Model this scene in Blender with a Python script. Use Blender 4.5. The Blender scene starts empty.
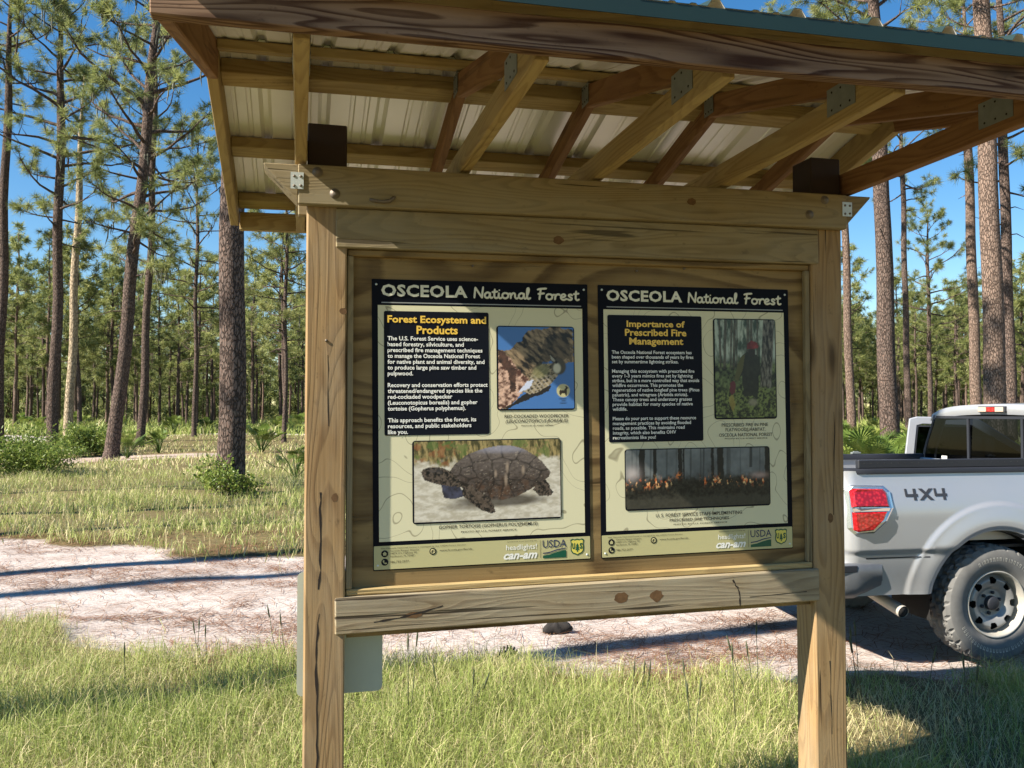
import bpy, bmesh, math, random
import numpy as np
from mathutils import Vector, Matrix
PI = math.pi
rad = math.radians
random.seed(7)
rng = np.random.default_rng(7)
sc = bpy.context.scene
COL = sc.collection

# ------------------------------------------------------------------ camera, sky, sun, exposure
cam_d = bpy.data.cameras.new('camera')
cam = bpy.data.objects.new('camera', cam_d)
COL.objects.link(cam)
cam_d.sensor_width = 36.0
cam_d.lens = 858.9 / 1024 * 36.0
cam_d.clip_start = 0.05
cam_d.clip_end = 3000
cam.location = (0, 0, 1.7)
cam.rotation_euler = (PI / 2 + 0.0326, 0, 0)
sc.camera = cam

LIGHT = Vector((4.61, 2.17, -3.94)).normalized()      # the way the sunlight travels
SUN_EL = math.asin(-LIGHT.z)
SUN_AZ = math.atan2(-LIGHT.x, -LIGHT.y)
world = bpy.data.worlds.new('World')
sc.world = world
world.use_nodes = True
wn = world.node_tree
wn.nodes.clear()
w_out = wn.nodes.new('ShaderNodeOutputWorld')
w_bg = wn.nodes.new('ShaderNodeBackground')
w_sky = wn.nodes.new('ShaderNodeTexSky')
w_sky.sky_type = 'NISHITA'
w_sky.sun_disc = False
w_sky.sun_elevation = SUN_EL
w_sky.sun_rotation = SUN_AZ
w_sky.air_density = 1.0
w_sky.dust_density = 0.0
w_sky.ozone_density = 1.6
w_bg.inputs['Strength'].default_value = 0.062
w_hs = wn.nodes.new('ShaderNodeHueSaturation')
w_hs.inputs['Saturation'].default_value = 1.36
wn.links.new(w_sky.outputs[0], w_hs.inputs['Color'])
wn.links.new(w_hs.outputs[0], w_bg.inputs[0])
wn.links.new(w_bg.outputs[0], w_out.inputs[0])

sun_d = bpy.data.lights.new('sun', 'SUN')
sun = bpy.data.objects.new('sun', sun_d)
COL.objects.link(sun)
sun_d.energy = 5.0
sun_d.angle = rad(0.5)
sun_d.color = (1.0, 0.93, 0.82)
sun.rotation_euler = LIGHT.to_track_quat('-Z', 'Y').to_euler()
sun.location = (-20, -10, 20)

sc.view_settings.view_transform = 'Standard'
sc.view_settings.look = 'None'
sc.view_settings.gamma = 1.0
sc.view_settings.exposure = 1.45
sc.view_settings.use_curve_mapping = False
sc.cycles.max_bounces = 7
sc.cycles.diffuse_bounces = 3
sc.cycles.transparent_max_bounces = 12
sc.cycles.use_denoising = True

# ------------------------------------------------------------------ helpers
def tag(o, label=None, cat=None, group=None, kind=None):
    if label: o['label'] = label
    if cat: o['category'] = cat
    if group: o['group'] = group
    if kind: o['kind'] = kind
    return o

def empty(name, loc=(0, 0, 0), rz=0.0):
    o = bpy.data.objects.new(name, None)
    COL.objects.link(o)
    o.location = loc
    o.rotation_euler = (0, 0, rz)
    o.empty_display_size = 0.2
    return o

def link_mesh(name, me, mats, parent=None, mw=None):
    o = bpy.data.objects.new(name, me)
    COL.objects.link(o)
    if not isinstance(mats, (list, tuple)): mats = [mats]
    if len(me.materials) == 0:
        for m in mats: me.materials.append(m)
    if parent: o.parent = parent
    if mw is not None: o.matrix_basis = mw
    return o

class MB:
    """collects verts and faces of ONE mesh"""
    def __init__(s):
        s.v = []; s.f = []; s.m = []; s.sm = []
    def add(s, vs, fs, mi=0, smooth=False):
        b = len(s.v)
        s.v.extend([tuple(p) for p in vs])
        for f in fs:
            s.f.append(tuple(i + b for i in f)); s.m.append(mi); s.sm.append(smooth)
    def box(s, a, b, mi=0):
        x0, y0, z0 = a; x1, y1, z1 = b
        s.add([(x0,y0,z0),(x1,y0,z0),(x1,y1,z0),(x0,y1,z0),(x0,y0,z1),(x1,y0,z1),(x1,y1,z1),(x0,y1,z1)],
              [(0,3,2,1),(4,5,6,7),(0,1,5,4),(1,2,6,5),(2,3,7,6),(3,0,4,7)], mi)
    def prism(s, poly, h0, h1, axis='y', mi=0):
        n = len(poly)
        def mk(p, h):
            if axis == 'y': return (p[0], h, p[1])
            if axis == 'x': return (h, p[0], p[1])
            return (p[0], p[1], h)
        vs = [mk(p, h0) for p in poly] + [mk(p, h1) for p in poly]
        fs = [tuple(range(n)), tuple(range(2*n-1, n-1, -1))]
        for i in range(n):
            j = (i + 1) % n
            fs.append((i, i + n, j + n, j))
        s.add(vs, fs, mi)
    def tube(s, pts, radii, sides=6, mi=0, cap=True, flat=None):
        pts = [Vector(p) for p in pts]
        n = len(pts)
        if not hasattr(radii, '__len__'): radii = [radii] * n
        vs = []; prev = None
        for i in range(n):
            t = (pts[min(i + 1, n - 1)] - pts[max(i - 1, 0)])
            if t.length < 1e-9: t = Vector((0, 0, 1))
            t.normalize()
            if prev is None:
                a = Vector((0, 0, 1)) if abs(t.z) < 0.9 else Vector((1, 0, 0))
            else: a = prev
            u = (a - t * a.dot(t))
            if u.length < 1e-6: u = t.orthogonal()
            u.normalize(); w = t.cross(u); prev = u
            for k in range(sides):
                an = 2 * PI * k / sides
                q = pts[i] + (u * math.cos(an) + w * math.sin(an)) * radii[i]
                vs.append(q)
        fs = []
        for i in range(n - 1):
            for k in range(sides):
                k2 = (k + 1) % sides
                fs.append((i*sides+k, i*sides+k2, (i+1)*sides+k2, (i+1)*sides+k))
        if cap:
            fs.append(tuple(range(sides - 1, -1, -1)))
            fs.append(tuple((n-1)*sides + k for k in range(sides)))
        if flat:
            vs = [flat(v) for v in vs]
        s.add(vs, fs, mi, True)
    def lathe(s, prof, seg=32, axis='y', c=(0, 0, 0), mi=0, smooth=True, mod=None):
        """prof: list of (radius, height along axis)"""
        vs = []; n = len(prof)
        for k in range(seg):
            a = 2 * PI * k / seg
            for i, (r, h) in enumerate(prof):
                if mod: r = mod(r, i, k)
                if axis == 'y': vs.append((c[0] + r*math.cos(a), c[1] + h, c[2] + r*math.sin(a)))
                elif axis == 'x': vs.append((c[0] + h, c[1] + r*math.cos(a), c[2] + r*math.sin(a)))
                else: vs.append((c[0] + r*math.cos(a), c[1] + r*math.sin(a), c[2] + h))
        fs = []
        for k in range(seg):
            k2 = (k + 1) % seg
            for i in range(n - 1):
                fs.append((k*n+i, k*n+i+1, k2*n+i+1, k2*n+i))
        s.add(vs, fs, mi, smooth)
    def grid(s, fn, us, vs_, mi=0, smooth=True, flip=False):
        vv = []; nu = len(us); nv = len(vs_)
        for u in us:
            for v in vs_: vv.append(fn(u, v))
        fs = []
        for i in range(nu - 1):
            for j in range(nv - 1):
                q = (i*nv+j, (i+1)*nv+j, (i+1)*nv+j+1, i*nv+j+1)
                fs.append(q[::-1] if flip else q)
        s.add(vv, fs, mi, smooth)
    def build(s, name, mats, parent=None, mw=None, bevel=0, segs=1, recalc=False, auto=None):
        me = bpy.data.meshes.new(name)
        me.from_pydata(s.v, [], s.f)
        me.polygons.foreach_set('material_index', s.m)
        me.polygons.foreach_set('use_smooth', s.sm)
        if bevel or recalc:
            bm = bmesh.new(); bm.from_mesh(me)
            if recalc: bmesh.ops.recalc_face_normals(bm, faces=bm.faces[:])
            if bevel:
                ed = [e for e in bm.edges if len(e.link_faces) == 2 and e.calc_face_angle(0) > 0.6]
                bmesh.ops.bevel(bm, geom=ed, offset=bevel, segments=segs, affect='EDGES', profile=0.6)
            bm.to_mesh(me); bm.free()
        me.update()
        return link_mesh(name, me, mats, parent, mw)

def np_mesh(name, V, F, attr=None, smooth=False):
    """V (n,3), F list of (m,k) arrays; attr dict name->(n,) floats"""
    me = bpy.data.meshes.new(name)
    V = np.asarray(V, np.float32)
    me.vertices.add(len(V))
    me.vertices.foreach_set('co', V.ravel())
    loops = np.concatenate([f.ravel() for f in F]).astype(np.int32)
    sizes = np.concatenate([np.full(len(f), f.shape[1]) for f in F]).astype(np.int32)
    starts = np.concatenate([[0], np.cumsum(sizes)[:-1]]).astype(np.int32)
    me.loops.add(len(loops)); me.loops.foreach_set('vertex_index', loops)
    me.polygons.add(len(sizes)); me.polygons.foreach_set('loop_start', starts)
    try: me.polygons.foreach_set('loop_total', sizes)
    except Exception: pass
    if smooth: me.polygons.foreach_set('use_smooth', np.ones(len(sizes), bool))
    if attr:
        for k, a in attr.items():
            a = np.asarray(a, np.float32)
            if a.ndim == 1:
                at = me.attributes.new(k, 'FLOAT', 'POINT'); at.data.foreach_set('value', a)
            else:
                at = me.attributes.new(k, 'FLOAT_COLOR', 'POINT'); at.data.foreach_set('color', a.ravel())
    me.update(calc_edges=True); me.validate()
    return me

def copy_tree(o, parent=None):
    c = o.copy(); COL.objects.link(c)
    if parent: c.parent = parent
    for ch in list(o.children): copy_tree(ch, c)
    return c

# ------------------------------------------------------------------ materials
class NT:
    def __init__(s, name):
        s.m = bpy.data.materials.new(name); s.m.use_nodes = True
        s.t = s.m.node_tree; s.t.nodes.clear()
        s.out = s.t.nodes.new('ShaderNodeOutputMaterial')
    def n(s, typ, **kw):
        nd = s.t.nodes.new(typ)
        for k, v in kw.items():
            if k.startswith('i_'): nd.inputs[k[2:].replace('_', ' ')].default_value = v
            else: setattr(nd, k, v)
        return nd
    def l(s, a, b): s.t.links.new(a, b)
    def coord(s, which='Object', scale=(1, 1, 1), randomise=True):
        tc = s.n('ShaderNodeTexCoord')
        mp = s.n('ShaderNodeMapping')
        mp.inputs['Scale'].default_value = scale
        s.l(tc.outputs[which], mp.inputs['Vector'])
        if randomise:
            oi = s.n('ShaderNodeObjectInfo')
            ml = s.n('ShaderNodeVectorMath', operation='SCALE')
            cb = s.n('ShaderNodeCombineXYZ')
            for k in range(3): s.l(oi.outputs['Random'], cb.inputs[k])
            ml.inputs['Scale'].default_value = 37.0
            s.l(cb.outputs[0], ml.inputs[0])
            s.l(ml.outputs[0], mp.inputs['Location'])
        return mp.outputs[0]
    def noise(s, vec, scale, detail=4, rough=.55, dist=0.0):
        n = s.n('ShaderNodeTexNoise')
        n.inputs['Scale'].default_value = scale; n.inputs['Detail'].default_value = detail
        n.inputs['Roughness'].default_value = rough; n.inputs['Distortion'].default_value = dist
        if vec is not None: s.l(vec, n.inputs['Vector'])
        return n.outputs['Fac']
    def ramp(s, fac, stops, interp='LINEAR'):
        r = s.n('ShaderNodeValToRGB'); e = r.color_ramp.elements
        r.color_ramp.interpolation = interp
        while len(e) < len(stops): e.new(0.5)
        for el, (p, c) in zip(e, stops):
            el.position = p; el.color = (c[0], c[1], c[2], 1) if hasattr(c, '__len__') else (c, c, c, 1)
        s.l(fac, r.inputs[0]); return r.outputs[0]
    def math(s, op, a, b=None, clamp=False):
        m = s.n('ShaderNodeMath', operation=op); m.use_clamp = clamp
        for k, q in enumerate((a, b)):
            if q is None: continue
            if isinstance(q, (int, float)): m.inputs[k].default_value = q
            else: s.l(q, m.inputs[k])
        return m.outputs[0]
    def mix(s, fac, a, b, blend='MIX'):
        m = s.n('ShaderNodeMix', data_type='RGBA', blend_type=blend)
        for k, q in ((0, fac), (6, a), (7, b)):
            if isinstance(q, (int, float)): m.inputs[k].default_value = q
            elif isinstance(q, (tuple, list)): m.inputs[k].default_value = (*q[:3], 1)
            else: s.l(q, m.inputs[k])
        return m.outputs[2]
    def bump(s, h, strength=.3, dist=.01):
        b = s.n('ShaderNodeBump'); b.inputs['Strength'].default_value = strength
        b.inputs['Distance'].default_value = dist; s.l(h, b.inputs['Height']); return b.outputs[0]
    def pbsdf(s, col=None, rough=.6, metal=0.0, normal=None, spec=.5, coat=0.0):
        p = s.n('ShaderNodeBsdfPrincipled')
        if isinstance(col, (tuple, list)): p.inputs['Base Color'].default_value = (*col[:3], 1)
        elif col is not None: s.l(col, p.inputs['Base Color'])
        if isinstance(rough, (int, float)): p.inputs['Roughness'].default_value = rough
        else: s.l(rough, p.inputs['Roughness'])
        p.inputs['Metallic'].default_value = metal
        p.inputs['Specular IOR Level'].default_value = spec
        p.inputs['Coat Weight'].default_value = coat
        if normal is not None: s.l(normal, p.inputs['Normal'])
        s.l(p.outputs[0], s.out.inputs[0])
        return p

def plain(name, col, rough=.5, metal=0.0, var=.12, spec=.5, coat=0.0, scale=6.0):
    t = NT(name)
    v = t.coord('Object')
    f = t.noise(v, scale, 5)
    c = t.mix(f, tuple(q * (1 - var) for q in col), tuple(min(1, q * (1 + var)) for q in col))
    t.pbsdf(c, rough, metal, None, spec, coat)
    return t.m

def wood(name, light, dark, contrast=.5, ring=9.0, weather=None, wamt=0.0, crack=.25, rough=.75, knots=True, warp=1.0, across=1.0):
    """sawn board, grain along local X"""
    t = NT(name)
    v = t.coord('Object', (1.35, 11 * across, 11 * across))
    big = t.noise(v, .8 * warp, 1.0, .4, .12)
    wob = t.noise(t.coord('Object', (6, 40, 40)), 1.0, 3, .6)
    rings = t.math('ADD', t.math('MULTIPLY', big, ring), t.math('MULTIPLY', wob, .22))
    fr = t.math('FRACT', rings)
    rc = t.ramp(fr, [(0.0, .9), (.10, .12), (.5, .25), (.85, .95), (1.0, .9)])
    v2 = t.coord('Object', (2.0, 90, 90))
    fib = t.noise(v2, 1.0, 4, .6)
    v3 = t.coord('Object', (1.2, 4, 4))
    blot = t.noise(v3, 1.6, 4, .6)
    f1 = t.math('MULTIPLY', rc, contrast)
    f2 = t.math('MULTIPLY', t.math('SUBTRACT', fib, .5), .7)
    f3 = t.math('MULTIPLY', t.math('SUBTRACT', blot, .45), .9)
    fac = t.math('ADD', t.math('ADD', f1, f2), f3, clamp=True)
    col = t.mix(fac, light, dark)
    sp = t.ramp(t.noise(t.coord('Object', (9, 16, 16)), 2.2, 6, .7), [(.60, 0.0), (.74, .55)])
    col = t.mix(sp, col, tuple(q * .42 for q in dark))
    if weather:
        wf = t.ramp(t.noise(t.coord('Object', (1.0, 3, 3)), 2.3, 5, .65), [(.38, 0.0), (.68, 1.0)])
        col = t.mix(t.math('MULTIPLY', wf, wamt), col, weather)
    # drying cracks along the grain
    v4 = t.coord('Object', (0.8, 30, 30))
    cr = t.noise(v4, 1.0, 3, .5, .3)
    cm = t.ramp(cr, [(.33, 1.0), (.365, 0.0)])
    col = t.mix(t.math('MULTIPLY', cm, crack), col, tuple(q * .18 for q in dark))
    if knots:
        vk = t.coord('Object', (1.7, 6.0, 6.0))
        vo = t.n('ShaderNodeTexVoronoi'); vo.inputs['Scale'].default_value = 1.0
        t.l(vk, vo.inputs['Vector'])
        km = t.ramp(vo.outputs['Distance'], [(.05, 1.0), (.16, 0.0)])
        col = t.mix(t.math('MULTIPLY', km, .75), col, tuple(q * .35 for q in dark))
    h = t.math('ADD', t.math('MULTIPLY', rc, .25), t.math('ADD', t.math('MULTIPLY', fib, .7), t.math('MULTIPLY', cm, -1.2)))
    t.pbsdf(col, rough, 0, t.bump(h, .55, .0025), .25)
    return t.m

M = {}
M['post'] = wood('post_wood', (.32, .205, .092), (.155, .086, .035), .6, 15, (.30, .24, .155), .5, 1.0)
M['beam'] = wood('beam_wood', (.265, .20, .10), (.125, .086, .038), .55, 17, (.26, .23, .155), .55, .7)
M['lower'] = wood('lower_beam_wood', (.30, .235, .138), (.14, .09, .045), .65, 18, (.31, .275, .20), .6, .9)
M['truss'] = wood('truss_wood', (.42, .30, .125), (.235, .145, .055), .55, 16, (.38, .33, .2), .35, .3)
M['truss_red'] = wood('red_truss_wood', (.28, .15, .062), (.145, .062, .022), .55, 16, None, 0, .3)
M['fascia'] = wood('weathered_fascia_wood', (.25, .155, .095), (.045, .016, .007), 1.0, 16, (.22, .12, .05), .3, .6, .8, True, 1.0, 1.5)
M['ply'] = wood('plywood', (.265, .175, .068), (.085, .048, .016), .9, 20, (.26, .195, .095), .3, .1, .7, False, .5, .40)
M['dark_end'] = plain('dark_stained_wood', (.028, .014, .009), .8, 0, .5)
M['soffit'] = plain('white_sheet_metal', (.90, .89, .85), .36, 0.3, .06)
M['green'] = plain('green_sheet_metal', (.004, .022, .019), .55, 0.0, .15, .5)
M['galv'] = plain('galvanised_steel', (.23, .25, .24), .55, .35, .25, .5, 0, 30)
M['plate'] = plain('bright_galvanised_steel', (.55, .60, .58), .45, .3, .15)
M['bolt'] = plain('weathered_bolt', (.16, .13, .10), .6, .5, .3)
M['hole'] = plain('black_hole', (.008, .007, .006), .9, 0, .1)

# ------------------------------------------------------------------ terrain
NEAR_X = np.array([-40, -9, -4.2, -2.7, -.35, 1.8, 4, 9, 40.]); NEAR_Y = np.array([8.6, 7.8, 6.9, 6.35, 5.85, 5.5, 5.3, 4.9, 4.0])
FAR_X = np.array([-40, -12, -6.7, -2.5, 1, 5, 12, 40.]); FAR_Y = np.array([16., 12.8, 11.5, 10.2, 9.6, 9.7, 10.3, 12.])
def vnoise2(x, y, sc_, seed):
    r = np.random.default_rng(seed); g = r.random((256, 256))
    x = np.asarray(x, float) * sc_ + 1000.3; y = np.asarray(y, float) * sc_ + 1000.7
    xi = np.floor(x).astype(int); yi = np.floor(y).astype(int)
    fx = x - xi; fy = y - yi; fx = fx*fx*(3-2*fx); fy = fy*fy*(3-2*fy)
    a = g[xi % 256, yi % 256]; b = g[(xi+1) % 256, yi % 256]; c = g[xi % 256, (yi+1) % 256]; d = g[(xi+1) % 256, (yi+1) % 256]
    return (a*(1-fx)+b*fx)*(1-fy) + (c*(1-fx)+d*fx)*fy
def sstep(a, b, x):
    t = np.clip((x - a) / (b - a), 0, 1); return t*t*(3-2*t)
def sand_mask(x, y):
    x = np.asarray(x, float); y = np.asarray(y, float)
    n = (vnoise2(x, y, 1.1, 3) - .5) * 1.0 + (vnoise2(x, y, 3.1, 4) - .5) * .5
    yn = np.interp(x, NEAR_X, NEAR_Y) + n * .55; yf = np.interp(x, FAR_X, FAR_Y) + n * .8
    road = sstep(-.25, .3, y - yn) * (1 - sstep(-.4, .5, y - yf))
    # bare patches farther off
    p1 = np.exp(-(((x + 15.5) / 5.5)**2 + ((y - 34) / 3.2)**2)**1.5)
    p2 = np.exp(-(((x + 17) / 9)**2 + ((y - 62) / 4.5)**2)**1.5)
    p3 = np.exp(-(((x + 34) / 7)**2 + ((y - 55) / 3.5)**2)**1.5)
    return np.clip(road + .9 * p1 + p2 + p3, 0, 1)
def red_mask(x, y):
    x = np.asarray(x, float); y = np.asarray(y, float)
    p1 = np.exp(-(((x + 15.5) / 6.5)**2 + ((y - 34) / 3)**2))
    yn = np.interp(x, NEAR_X, NEAR_Y)
    e = np.exp(-((y - yn - .15) / .45)**2)
    return np.clip(p1 + .25 * e * vnoise2(x, y, .8, 11), 0, 1)
def gz(x, y):
    x = np.asarray(x, float); y = np.asarray(y, float)
    near = np.clip((y - 9) / 12, 0, 1)
    return (vnoise2(x, y, .9, 21) - .5) * .05 + (vnoise2(x, y, .12, 22) - .5) * .5 * near - .05 * sand_mask(x, y) + .01
def gz1(x, y): return float(gz(np.array([x]), np.array([y]))[0])

def axis_pts(lo, hi, c0, c1, d0, g):
    a = list(np.arange(c0, c1, d0)); d = d0
    while a[-1] < hi: d *= g; a.append(a[-1] + d)
    d = d0; b = [c0]
    while b[-1] > lo: d *= g; b.append(b[-1] - d)
    return np.array(b[1:][::-1] + a)
gx = axis_pts(-600, 600, -8, 8, .09, 1.05); gy = axis_pts(-60, 1500, 2.0, 13, .09, 1.05)
GX, GY = np.meshgrid(gx, gy, indexing='ij')
GZ = gz(GX, GY)
ni, nj = GX.shape
idx = np.arange(ni * nj).reshape(ni, nj)
GF = np.stack([idx[:-1, :-1], idx[1:, :-1], idx[1:, 1:], idx[:-1, 1:]], -1).reshape(-1, 4)
t = NT('forest_ground')
at = t.n('ShaderNodeAttribute', attribute_name='sand'); ar = t.n('ShaderNodeAttribute', attribute_name='red')
v = t.coord('Object', (1, 1, 1), False)
n1 = t.noise(v, 2.2, 6, .62); n2 = t.noise(v, 14, 5, .6); n3 = t.noise(t.coord('Object', (.35, 1.6, 1), False), 1.4, 4, .6)
n4 = t.noise(v, 70, 3, .6)
soil = t.mix(n1, (.085, .065, .03), (.15, .125, .055))
soil = t.mix(t.ramp(n2, [(.45, 0.), (.65, .6)]), soil, (.20, .15, .07))
sand = t.mix(n1, (.40, .345, .31), (.50, .45, .415))
sand = t.mix(t.ramp(n3, [(.50, 0.), (.70, .28)]), sand, (.30, .195, .14))
sand = t.mix(t.ramp(n2, [(.56, 0.), (.70, .5)]), sand, (.23, .135, .09))
sand = t.mix(t.ramp(n4, [(.56, 0.), (.7, .5)]), sand, (.16, .10, .07))
redc = t.mix(n2, (.20, .10, .05), (.33, .20, .12))
sf = t.ramp(t.math('ADD', at.outputs['Fac'], t.math('MULTIPLY', t.math('SUBTRACT', n2, .5), .5)), [(.35, 0.), (.6, 1.)])
c = t.mix(sf, soil, sand)
c = t.mix(t.math('MULTIPLY', ar.outputs['Fac'], t.ramp(n2, [(.38, .15), (.6, .95)])), c, redc)
hgt = t.math('ADD', t.math('MULTIPLY', n1, .6), t.math('ADD', t.math('MULTIPLY', n2, .3), t.math('MULTIPLY', n4, .12)))
t.pbsdf(c, .95, 0, t.bump(hgt, .8, .05), .1)
M['ground'] = t.m
me = np_mesh('ground', np.stack([GX, GY, GZ], -1).reshape(-1, 3), [GF], {'sand': sand_mask(GX, GY).ravel(), 'red': red_mask(GX, GY).ravel()}, True)
ground = link_mesh('ground', me, M['ground'])
tag(ground, 'sandy forest floor with a pale sand track crossing the grass', 'ground', kind='structure')

# ------------------------------------------------------------------ the notice kiosk
KA = 0.2426; KO = (-0.7205, 2.9943); RISE = 0.0107; KW = 2.137
kiosk = empty('notice_kiosk', (KO[0], KO[1], 0), KA)
tag(kiosk, 'wooden notice kiosk with a green metal gable roof on two square posts', 'kiosk')
def kp(s, n, z): return Vector((s, -n, z + RISE * s))      # board frame: along, towards the viewer, up
def member(name, p0, p1, w, h, mat, parent=kiosk, up=(0, 0, 1), bev=.003):
    p0 = Vector(p0); p1 = Vector(p1); X = (p1 - p0); L = X.length; X.normalize()
    U = Vector(up); Z = (U - X * U.dot(X)).normalized(); Y = Z.cross(X)
    m = MB(); m.box((0, -w/2, -h/2), (L, w/2, h/2))
    mw = Matrix(((X.x, Y.x, Z.x, p0.x), (X.y, Y.y, Z.y, p0.y), (X.z, Y.z, Z.z, p0.z), (0, 0, 0, 1)))
    if parent is not kiosk and parent is not None:
        mw = parent.matrix_basis.inverted() @ mw
    return m.build(name, M[mat] if isinstance(mat, str) else mat, parent, mw, bev)
PW = .14
for s0 in (0.0, KW - PW):
    zt = RISE * s0
    member('post', (s0 + PW/2, PW/2, -.3), (s0 + PW/2, PW/2, 2.565 + zt), PW, PW, 'post', up=(0, 1, 0), bev=.006)
    member('post_top', (s0 + PW/2, PW/2, 2.565 + zt), (s0 + PW/2, PW/2, 2.72 + zt), PW - .004, PW - .004, 'dark_end', up=(0, 1, 0), bev=.004)
def rail(name, s0, s1, n0, n1, z0, z1, mat, bev=.004):
    return member(name, kp(s0, (n0+n1)/2, (z0+z1)/2), kp(s1, (n0+n1)/2, (z0+z1)/2), abs(n1-n0), z1-z0, mat, bev=bev)
hb = rail('header_beam', -.031, 2.138, .0005, .038, 2.421, 2.561, 'beam')
rail('header_beam', -.031, 2.138, -.178, -.1405, 2.421, 2.561, 'beam')
rail('upper_beam', .10, 2.024, -.030, .009, 2.279, 2.4195, 'beam')
rail('lower_beam', .105, 2.012, -.030, .009, .922, 1.050, 'lower', .005)
rail('backing_panel', .1405, KW - PW - .0005, -.052, -.037, .90, 2.33, 'ply', .001)
rail('trim_strip', .143, 1.994, -.0365, -.010, 1.0505, 1.074, 'truss')
rail('trim_strip', .143, 1.994, -.0365, -.014, 2.255, 2.2785, 'ply')
member('trim_strip', kp(.1535, -.024, 1.0745), kp(.1535, -.024, 2.2545), .024, .022, 'beam', up=(1, 0, 0))
member('trim_strip', kp(1.984, -.024, 1.0745), kp(1.984, -.024, 2.2545), .024, .022, 'beam', up=(1, 0, 0))
# mitred wedges past both ends of the header, each with its steel strap
for sg, s0 in ((-1, -.0315), (1, 2.1385)):
    tip = s0 + sg * .115
    m = MB()
    poly = [(s0, 2.560 + RISE*s0), (tip, 2.560 + RISE*tip), (tip + .002*-sg, 2.553 + RISE*tip), (s0, 2.436 + RISE*s0)]
    m.prism(poly, -.030, .085)
    m.build('end_wedge', M['beam'], kiosk, None, .002, recalc=True)
    m = MB(); m.box((s0 - .024, -.0415, 2.472 + RISE*s0), (s0 + .020, -.0385, 2.530 + RISE*s0))
    for a, b in ((-.012, .010), (-.012, .044), (.010, .012), (.010, .044)):
        m.lathe([(0, -.0432), (.0045, -.0432), (.005, -.0415)], 8, 'y', (s0 + a, 0, 2.472 + b + RISE*s0), 1)
    m.build('steel_strap', [M['plate'], M['bolt']], kiosk)
for s_, z_ in ((.035, 2.535), (.095, 2.462), (2.035, 2.535), (1.965, 2.472)):
    m = MB(); z_ += RISE*s_
    m.lathe([(0, -.0435), (.008, -.0435), (.0095, -.0425), (.0095, -.0405), (.0175, -.0405), (.0185, -.0375)], 14, 'y', (s_, 0, z_))
    m.build('bolt', M['bolt'], kiosk)
# small hardware left on the header: a nailed hook
m = MB(); z_ = 2.448
m.tube([(.215, -.045, z_), (.235, -.048, z_ - .004), (.262, -.05, z_ - .006), (.285, -.05, z_ - .002), (.30, -.047, z_ + .012), (.305, -.04, z_ + .016)], [.005, .006, .006, .007, .006, .003], 6)
m.build('hook', M['bolt'], kiosk)

# knots, checks and stains of the old timber, a hair proud of the faces they mark
M['knot'] = plain('wood_knot', (.125, .068, .030), .8, 0, .5, .2, 0, 60)
M['check'] = plain('drying_check', (.016, .009, .005), .95, 0, .4)
def knot(s_, z_, n_, rx, rz, seed):
    r = random.Random(seed); m = MB(); z_ += RISE * s_
    pts = [(s_ + rx * r.uniform(.8, 1.1) * math.cos(a * PI / 8), z_ + rz * r.uniform(.8, 1.1) * math.sin(a * PI / 8)) for a in range(16)]
    m.add([(x, -n_ - .0004, z) for x, z in pts], [tuple(range(16))]); m.build('knot', M['knot'], kiosk)
def check(path, n_, w, seed):
    r = random.Random(seed); m = MB(); L = []; Rr = []
    for i in range(len(path) - 1):
        for k in range(6):
            t_ = k / 6; x = path[i][0] * (1-t_) + path[i+1][0] * t_ + r.gauss(0, .0018); z = path[i][1] * (1-t_) + path[i+1][1] * t_
            ww = w * r.uniform(.15, 1.0); dx = path[i+1][0] - path[i][0]; dz = path[i+1][1] - path[i][1]; l = math.hypot(dx, dz)
            L.append((x - dz/l*ww, -n_ - .0005, z + dx/l*ww)); Rr.append((x + dz/l*ww, -n_ - .0005, z - dx/l*ww))
    n = len(L); m.add(L + Rr, [(i, i+1, n+i+1, n+i) for i in range(n-1)]); m.build('check', M['check'], kiosk)
for q in ((1.165, .987, .009, .030, .022, 1), (1.308, .985, .009, .027, .023, 2), (.128, 2.055, 0, .014, .012, 3), (.103, 1.40, 0, .012, .016, 4), (.38, .975, .009, .03, .012, 5), (.92, 2.335, .009, .022, .016, 6), (1.45, 2.50, .038, .020, .015, 7), (2.07, 1.25, 0, .014, .02, 8)): knot(*q)
check([(.052, 1.42), (.056, 1.25), (.047, 1.05)], 0, .0045, 1); check([(.049, 1.0), (.044, .80), (.05, .55), (.04, .3)], 0, .0055, 2); check([(.075, 1.9), (.08, 1.6)], 0, .002, 3)
check([(.24, .962), (.33, .972), (.42, .990), (.50, 1.01)], .009, .004, 4); check([(1.63, 1.045), (1.655, 1.0), (1.66, .93)], .009, .004, 5); check([(1.70, .975), (2.0, .985)], .009, .002, 6)
check([(2.06, .70), (2.065, .35)], 0, .004, 7); check([(2.09, 1.7), (2.085, 1.2)], 0, .0025, 8); check([(.9, 2.55), (1.3, 2.548)], .038, .0016, 9)

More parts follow.
